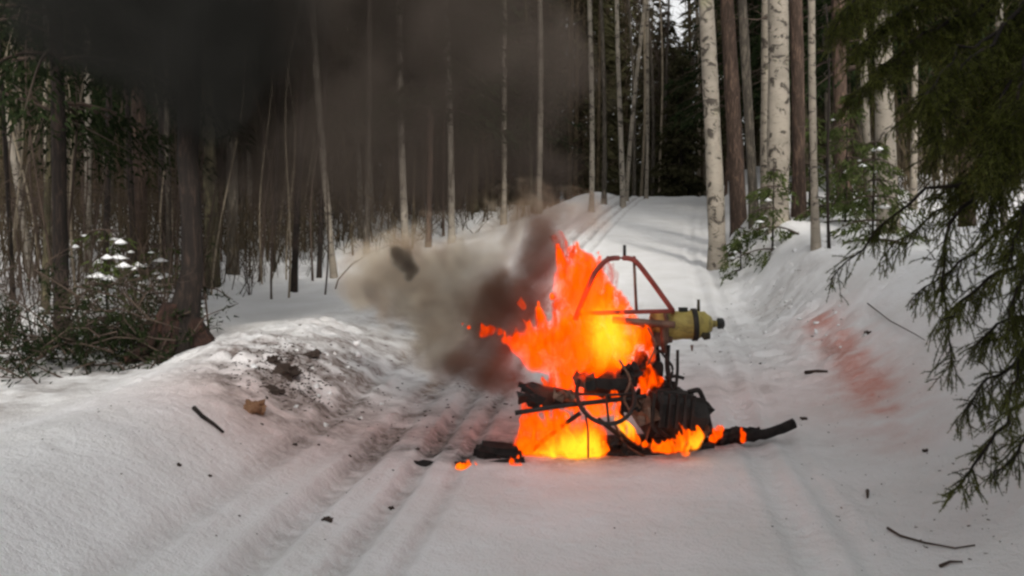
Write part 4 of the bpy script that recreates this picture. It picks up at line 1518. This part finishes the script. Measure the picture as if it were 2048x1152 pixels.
def blob(balls, voxel, amp, freq, seed, scale=1.0, stretch=1.0, iters=2, fine_k=0.7):
    """One closed uneven surface grown round a set of balls (world x, y, z, r)."""
    bm = bmesh.new()
    for (x, y, z, r) in balls:
        mt = Matrix.Translation((x, y, z)) @ Matrix.Diagonal((r * scale, r * scale * 0.8, r * scale * stretch, 1))
        bmesh.ops.create_icosphere(bm, subdivisions=3 if r > voxel * 6 else (2 if r > voxel * 2.5 else 1), radius=1, matrix=mt)
    me = bpy.data.meshes.new('blob')
    bm.to_mesh(me)
    bm.free()
    o = bpy.data.objects.new('blob', me)
    COL.objects.link(o)
    md = o.modifiers.new('r', 'REMESH')
    md.mode = 'VOXEL'
    md.voxel_size = voxel
    ms = o.modifiers.new('s', 'SMOOTH')
    ms.iterations = iters
    ms.factor = 0.5
    dg = bpy.context.evaluated_depsgraph_get()
    dg.update()
    out = bpy.data.meshes.new_from_object(o.evaluated_get(dg), depsgraph=dg)
    bpy.data.objects.remove(o)
    n = len(out.vertices)
    co = np.empty(n * 3)
    no = np.empty(n * 3)
    out.vertices.foreach_get('co', co)
    out.vertices.foreach_get('normal', no)
    co = co.reshape(-1, 3)
    no = no.reshape(-1, 3)
    d = fbm(co[:, 0] * freq, co[:, 1] * freq, co[:, 2] * freq * 0.6, 4, seed)
    co = co + no * (d * amp)[:, None]
    fine = fbm(co[:, 0] * freq * 2.6, co[:, 1] * freq * 2.6, co[:, 2] * freq * 0.9, 3, seed + 9)
    co = co + no * (fine * amp * fine_k)[:, None]
    # licks drawn upward
    lick = np.clip(fbm(co[:, 0] * freq * 1.4, co[:, 1] * freq * 1.4, co[:, 2] * freq * 0.25, 2, seed + 5), 0, 1)
    co[:, 2] += lick * amp * 2.2 * np.clip(no[:, 2] + 0.2, 0, 1)
    out.vertices.foreach_set('co', co.ravel())
    out.polygons.foreach_set('use_smooth', np.ones(len(out.polygons), bool))
    out.update()
    return out, co


HOT = [(at(1222, 682, 7.85), 0.20, 0.55), (at(1205, 640, 7.85), 0.16, 0.30), (at(1130, 925, 7.6), 0.22, 0.60), (at(1180, 900, 7.6), 0.16, 0.5), (at(1095, 940, 7.6), 0.12, 0.4),
       (at(1385, 890, 7.6), 0.09, 0.45), (at(1250, 860, 7.5), 0.08, 0.5), (at(1300, 770, 7.7), 0.06, 0.2)]


def licks(balls, r, n=2, lean=-0.25):
    """Tapering tongues drawn up out of each ball."""
    out = list(balls)
    for (px, py, d, rad) in balls:
        for k in range(n if rad > 9 else 1):
            x, y = px + r.uniform(-0.6, 0.6) * rad, py - 0.3 * rad
            hgt = rad * r.uniform(0.9, 2.8)
            ph, wob = r.uniform(0, 6.28), rad * r.uniform(0.08, 0.22)
            dd = d + r.uniform(-0.6, 0.3) * rad * d / F
            for q in range(7):
                t = q / 6
                out.append((x + lean * hgt * t * t + wob * math.sin(ph + 5 * t), y - hgt * t, dd, rad * (0.55 * (1 - t) ** 0.8 + 0.03)))
    return out


def flame(label, balls, amp=0.035, freq=7.0, voxel=0.012, seed=0, base_heat=0.36, shells=((0.80, 0), (0.95, 1), (1.12, 2)), group='flames on the burning vehicle', volume=False, nl=2, gain=14.0):
    r = np.random.default_rng(4000 + seed)
    if max(b[3] for b in balls) < 20:          # small flames: close the gaps between their balls
        extra = [tuple((a + b) / 2 for a, b in zip(p, q)) for p, q in zip(balls[:-1], balls[1:]) if math.hypot(p[0] - q[0], p[1] - q[1]) < 3.2 * (p[3] + q[3]) / 2]
        balls = [(a, b, c_, q * 1.25) for a, b, c_, q in balls + extra]
        amp *= 0.7
    W_ = [(*at(px, py, d), q * d / F) for (px, py, d, q) in balls]
    c = np.array(W_)[:, :3].mean(0)
    c[2] = np.array(W_)[:, 2].min()
    e = tag(empty('flame', tuple(c)), label, 'flame', group)
    loc0 = [(x - c[0], y - c[1], z - c[2], q) for x, y, z, q in W_]
    full = [(*at(px, py, d), q * d / F) for (px, py, d, q) in licks(balls, r, nl)]
    loc = [(x - c[0], y - c[1], z - c[2], q) for x, y, z, q in full]
    for sc_, k in shells:
        me, co = blob(loc, voxel, amp * 0.6, freq, seed, sc_, 1.0, 1, 0.8)
        wco = co + c
        heat = np.full(len(co), base_heat - 0.06 * k)
        for p, rr, g in HOT:
            heat += g * np.exp(-((wco[:, 0] - p[0]) ** 2 + (wco[:, 2] - p[2]) ** 2) / rr ** 2)
        attr(me, 'flame_heat', heat)
        obj(('core', 'skin', 'veil')[k], me, FM[k], e)
    if volume:
        me, co = blob(loc0, 0.03, 0.02, 4, seed, 1.75, 1.0, 2, 0.2)
        hots = [(p[0] - c[0], p[1] - c[1], p[2] - c[2], rr * 1.5, g * 1.3) for p, rr, g in HOT]
        obj('glow', me, flame_volume('flame_glow', [(x, y, z, q * 1.75, 0.75) for x, y, z, q in loc0], hots, gain), e)
    return e


flame('tallest orange flame rising above the vehicle body to a tapering tip', [
    (1142, 556, 7.9, 30), (1170, 552, 7.9, 30), (1150, 590, 7.9, 36), (1175, 590, 7.9, 40), (1186, 580, 7.9, 30), (1180, 625, 7.9, 44), (1185, 660, 7.9, 50), (1135, 545, 7.9, 14), (1190, 566, 7.9, 24), (1208, 605, 7.9, 30),
    (1230, 650, 7.85, 40), (1250, 690, 7.85, 38), (1150, 700, 7.85, 55), (1110, 690, 7.85, 42), (1200, 715, 7.8, 42), (1070, 690, 7.85, 32), (1035, 688, 7.85, 20), (1012, 680, 7.85, 11),
    (1140, 745, 7.8, 38), (1130, 775, 7.8, 18), (1240, 730, 7.8, 20), (1075, 725, 7.8, 24)], seed=1, volume=True, shells=((0.55, 0), (0.75, 1), (0.95, 2)), gain=26.0)
flame('detached red wisp above the tip of the tallest flame', [(1128, 500, 7.95, 12), (1118, 484, 7.95, 9), (1136, 520, 7.95, 11), (1108, 476, 7.95, 5)], seed=2, base_heat=0.14, amp=0.03, shells=((0.9, 1), (1.2, 2)))
flame('small flame lick pointing away at the head of the pale smoke', [(985, 660, 7.85, 7), (965, 668, 7.85, 8), (1000, 664, 7.85, 6), (938, 655, 7.85, 5), (925, 648, 7.85, 4)], seed=3, base_heat=0.22, amp=0.02, freq=12, voxel=0.01)
flame('tiny flame scrap floating in the brown smoke', [(1040, 606, 7.9, 6), (1048, 614, 7.9, 5)], seed=4, base_heat=0.25, amp=0.015, freq=14, voxel=0.008)
flame('low yellow flame under the vehicle where the cross bar passes', [
    (1060, 855, 7.72, 18), (1085, 872, 7.72, 26), (1105, 850, 7.76, 20), (1050, 890, 7.72, 22), (1055, 925, 7.72, 18), (1085, 905, 7.7, 28), (1120, 880, 7.7, 32), (1150, 905, 7.7, 32), (1180, 895, 7.7, 28), (1110, 930, 7.68, 18),
    (1165, 860, 7.75, 26), (1190, 870, 7.75, 20), (1140, 930, 7.66, 16), (1185, 925, 7.68, 16), (1090, 938, 7.66, 8), (1205, 905, 7.7, 12), (1045, 840, 7.74, 10), (1130, 845, 7.8, 16)], seed=5, base_heat=0.34, volume=True, shells=((0.62, 0), (0.82, 1), (1.0, 2)), gain=26.0)
flame('flame showing behind the charred body between upper and lower fire', [(1060, 815, 8.0, 22), (1100, 805, 8.0, 26), (1145, 800, 8.0, 26), (1185, 790, 8.02, 24), (1255, 765, 8.0, 24), (1230, 745, 8.0, 22)], seed=15, base_heat=0.28, amp=0.03)
flame('flame glowing inside the steering wheel hoop', [(1195, 818, 7.7, 16), (1218, 814, 7.7, 16), (1236, 806, 7.7, 12), (1180, 812, 7.7, 10)], seed=6, amp=0.02, freq=10, base_heat=0.45, voxel=0.012)
flame('slanting yellow flame between hoop and engine block', [(1238, 842, 7.58, 9), (1252, 856, 7.58, 10), (1264, 870, 7.58, 9), (1276, 884, 7.58, 6)], seed=7, amp=0.015, freq=12, base_heat=0.55, voxel=0.009)
flame('flames along the foot of the engine block', [(1310, 898, 7.5, 8), (1335, 898, 7.5, 9), (1360, 890, 7.5, 12), (1385, 886, 7.5, 14), (1398, 874, 7.5, 9), (1290, 890, 7.5, 6), (1372, 905, 7.48, 8)], seed=8, amp=0.02, freq=11, base_heat=0.50, voxel=0.01)
flame('flame licking up beside the struts under the yellow tank', [(1290, 770, 7.75, 13), (1300, 750, 7.75, 12), (1286, 785, 7.75, 10), (1316, 765, 7.75, 9), (1298, 700, 7.75, 10), (1290, 680, 7.75, 12), (1305, 715, 7.75, 8)], seed=9, amp=0.025, freq=11, base_heat=0.26, voxel=0.01)
flame('small flame burning on the runner beside the engine', [(1436, 868, 7.85, 9), (1426, 878, 7.85, 8), (1444, 858, 7.85, 5)], seed=10, amp=0.015, freq=13, base_heat=0.42, voxel=0.008)
flame('smallest flame near the far end of the runner', [(1486, 868, 7.9, 5), (1486, 880, 7.88, 6), (1482, 860, 7.9, 3)], seed=11, amp=0.01, freq=14, base_heat=0.35, voxel=0.006)
flame('small flat flame on the charred runner lying apart', [(918, 936, 7.4, 6), (934, 938, 7.4, 8), (952, 942, 7.4, 7), (968, 944, 7.4, 5)], seed=12, amp=0.012, freq=13, base_heat=0.62, voxel=0.007)
flame('small flame at the corner of the chassis on the snow', [(1030, 934, 7.4, 6), (1048, 940, 7.4, 7), (1024, 924, 7.4, 5), (1036, 914, 7.4, 4)], seed=13, amp=0.012, freq=13, base_heat=0.42, voxel=0.007)
flame('flame lick curling up by the red tube frame', [(1190, 545, 7.95, 9), (1212, 538, 7.95, 9), (1226, 552, 7.95, 10), (1222, 572, 7.95, 10)], seed=14, amp=0.02, freq=12, base_heat=0.16, voxel=0.01, shells=((1.0, 1), (1.2, 2)))

# ------------------------------------------------------------------ smoke
def smoke_mat(name, c1, c2, density, scale, spots, erode=1.5, lo=0.30, hi=0.75, step=1.0, aniso=0.0):
    """Smoke: soft balls eaten away by billowing noise, two tones of colour."""
    m, nt, out = new_mat(name)
    v = coords(nt)
    n = tex_noise(nt, v, scale, 3, 0.6, 0.5)
    f = mmath(nt, 'MINIMUM', gauss_sum(nt, spots), 1.15)
    f = mmath(nt, 'ADD', f, mmath(nt, 'MULTIPLY', mmath(nt, 'SUBTRACT', n, 0.5), erode))
    d = ramp(nt, f, [(lo, (0, 0, 0)), (hi, (1, 1, 1))], 'EASE')
    n2 = tex_noise(nt, v, scale * 0.8, 1, 0.6, 0.8)
    col = ramp(nt, n2, [(0.36, c1), (0.62, c2)])
    pv = nt.nodes.new('ShaderNodeVolumePrincipled')
    pv.inputs['Anisotropy'].default_value = aniso
    nt.links.new(col, pv.inputs['Color'])
    nt.links.new(mmath(nt, 'MULTIPLY', d, density), pv.inputs['Density'])
    nt.links.new(pv.outputs[0], out.inputs['Volume'])
    m.cycles.volume_step_rate = step
    return m


def smoke(name, label, balls, mat, amp=0.2, freq=1.6, voxel=0.12, seed=0, grow=1.5):
    """mat: arguments of smoke_mat after the name, without the balls."""
    W_ = [(*at(px, py, d), r * d / F) for (px, py, d, r) in balls]
    c = np.array(W_)[:, :3].mean(0)
    loc = [(x - c[0], y - c[1], z - c[2], r) for x, y, z, r in W_]
    me, co = blob(loc, voxel, amp, freq, seed, grow * 1.05, 1.0, 2, 0.2)
    c1, c2, dens, scale, kw = mat
    o = obj(name, me, smoke_mat(name, c1, c2, dens, scale, [(x, y, z, r * grow, 0.8) for x, y, z, r in loc], **kw))
    o.location = tuple(c)
    tag(o, label, 'smoke', kind='stuff')
    return o


smoke('dark_smoke', 'dark grey smoke drifting up and away from the fire across the trunks', [
    (1090, 360, 9.2, 80), (1040, 250, 9.8, 150), (920, 310, 10, 130), (790, 260, 10.2, 180), (640, 250, 10.5, 180), (500, 240, 10.8, 170), (1090, 110, 10, 110), (980, 40, 10, 200),
    (780, 20, 10.3, 240), (560, 20, 10.8, 240), (1090, 430, 8.7, 62), (1060, 500, 8.4, 46), (720, 370, 10.3, 80), (560, 350, 10.8, 80), (880, 390, 9.8, 70), (820, -260, 10.4, 320)],
    ((0.125, 0.102, 0.088), (0.21, 0.172, 0.148), 1.35, 1.5, dict(erode=2.3, lo=0.15, hi=1.15, step=2.0)), 0.15, 1.1, 0.16, 3, 1.4)
smoke('black_smoke', 'black smoke hanging over the dark trees of the upper corner', [
    (420, 110, 9.5, 150), (300, 60, 9.5, 150), (400, 220, 9.5, 90), (190, 20, 9.4, 140), (60, 20, 9.3, 130), (480, 0, 9.6, 170), (300, -200, 9.5, 260), (440, 330, 10.9, 60)],
    ((0.04, 0.04, 0.037), (0.065, 0.064, 0.06), 3.1, 1.1, dict(erode=1.5, lo=0.2, hi=0.9, step=2.5)), 0.15, 1.2, 0.16, 5, 1.4)
smoke('pale_smoke', 'pale brown smoke billowing low beside the fire', [
    (850, 560, 8.5, 100), (745, 550, 8.9, 72), (800, 520, 8.7, 70), (930, 540, 8.4, 86), (890, 640, 8.3, 95), (880, 715, 8.2, 66), (970, 600, 8.3, 70),
    (1010, 460, 8.5, 62), (1085, 430, 8.6, 60), (1170, 428, 8.8, 46), (715, 590, 8.9, 40), (790, 610, 8.6, 48)],
    ((0.50, 0.35, 0.235), (0.92, 0.79, 0.62), 5.6, 3.8, dict(erode=2.1, lo=0.12, hi=1.0, step=1.3, aniso=-0.35)), 0.05, 3.2, 0.07, 7, 1.4)
smoke('brown_smoke', 'reddish brown smoke wrapped round the flames', [
    (1055, 570, 8.0, 76), (1030, 650, 8.0, 66), (1095, 500, 8.1, 60), (985, 600, 8.1, 62), (950, 742, 7.9, 54), (1015, 750, 7.85, 54), (905, 725, 8.0, 44), (1090, 790, 7.62, 34), (1075, 455, 8.3, 44), (975, 680, 8.0, 50)],
    ((0.30, 0.14, 0.085), (0.52, 0.28, 0.19), 8.0, 3.6, dict(erode=1.6, lo=0.12, hi=1.0, step=1.3)), 0.05, 4.0, 0.06, 9, 1.45)
smoke('smoke_puff', 'small dark rounded puff floating before the pale smoke', [(804, 516, 7.9, 27), (790, 503, 7.9, 15), (824, 536, 7.9, 20), (818, 556, 7.92, 12)],
    ((0.05, 0.03, 0.02), (0.09, 0.06, 0.045), 17.0, 5.5, dict(erode=1.5, lo=0.15, hi=0.95, step=1.2)), 0.01, 8, 0.025, 11, 1.4)

# bent sapling arching out of the snow beside the pale smoke
b0 = ground_hit(668, 578)
d0 = b0[1]
pts = [(676, 560, d0), (702, 530, d0), (745, 502, d0 - .1), (800, 484, d0 - .2), (850, 478, d0 - .3)]
P = np.array([b0 - [0, 0, 0.08]] + [at(*q) for q in pts])
c0 = P[0].copy()
o = MB().tube(P - c0, np.linspace(0.013, 0.005, len(P)), 8).build('bent_sapling', M['twig'])
o.location = tuple(c0)
tag(o, 'thin dark sapling bent in an arch beside the pale smoke', 'sapling')
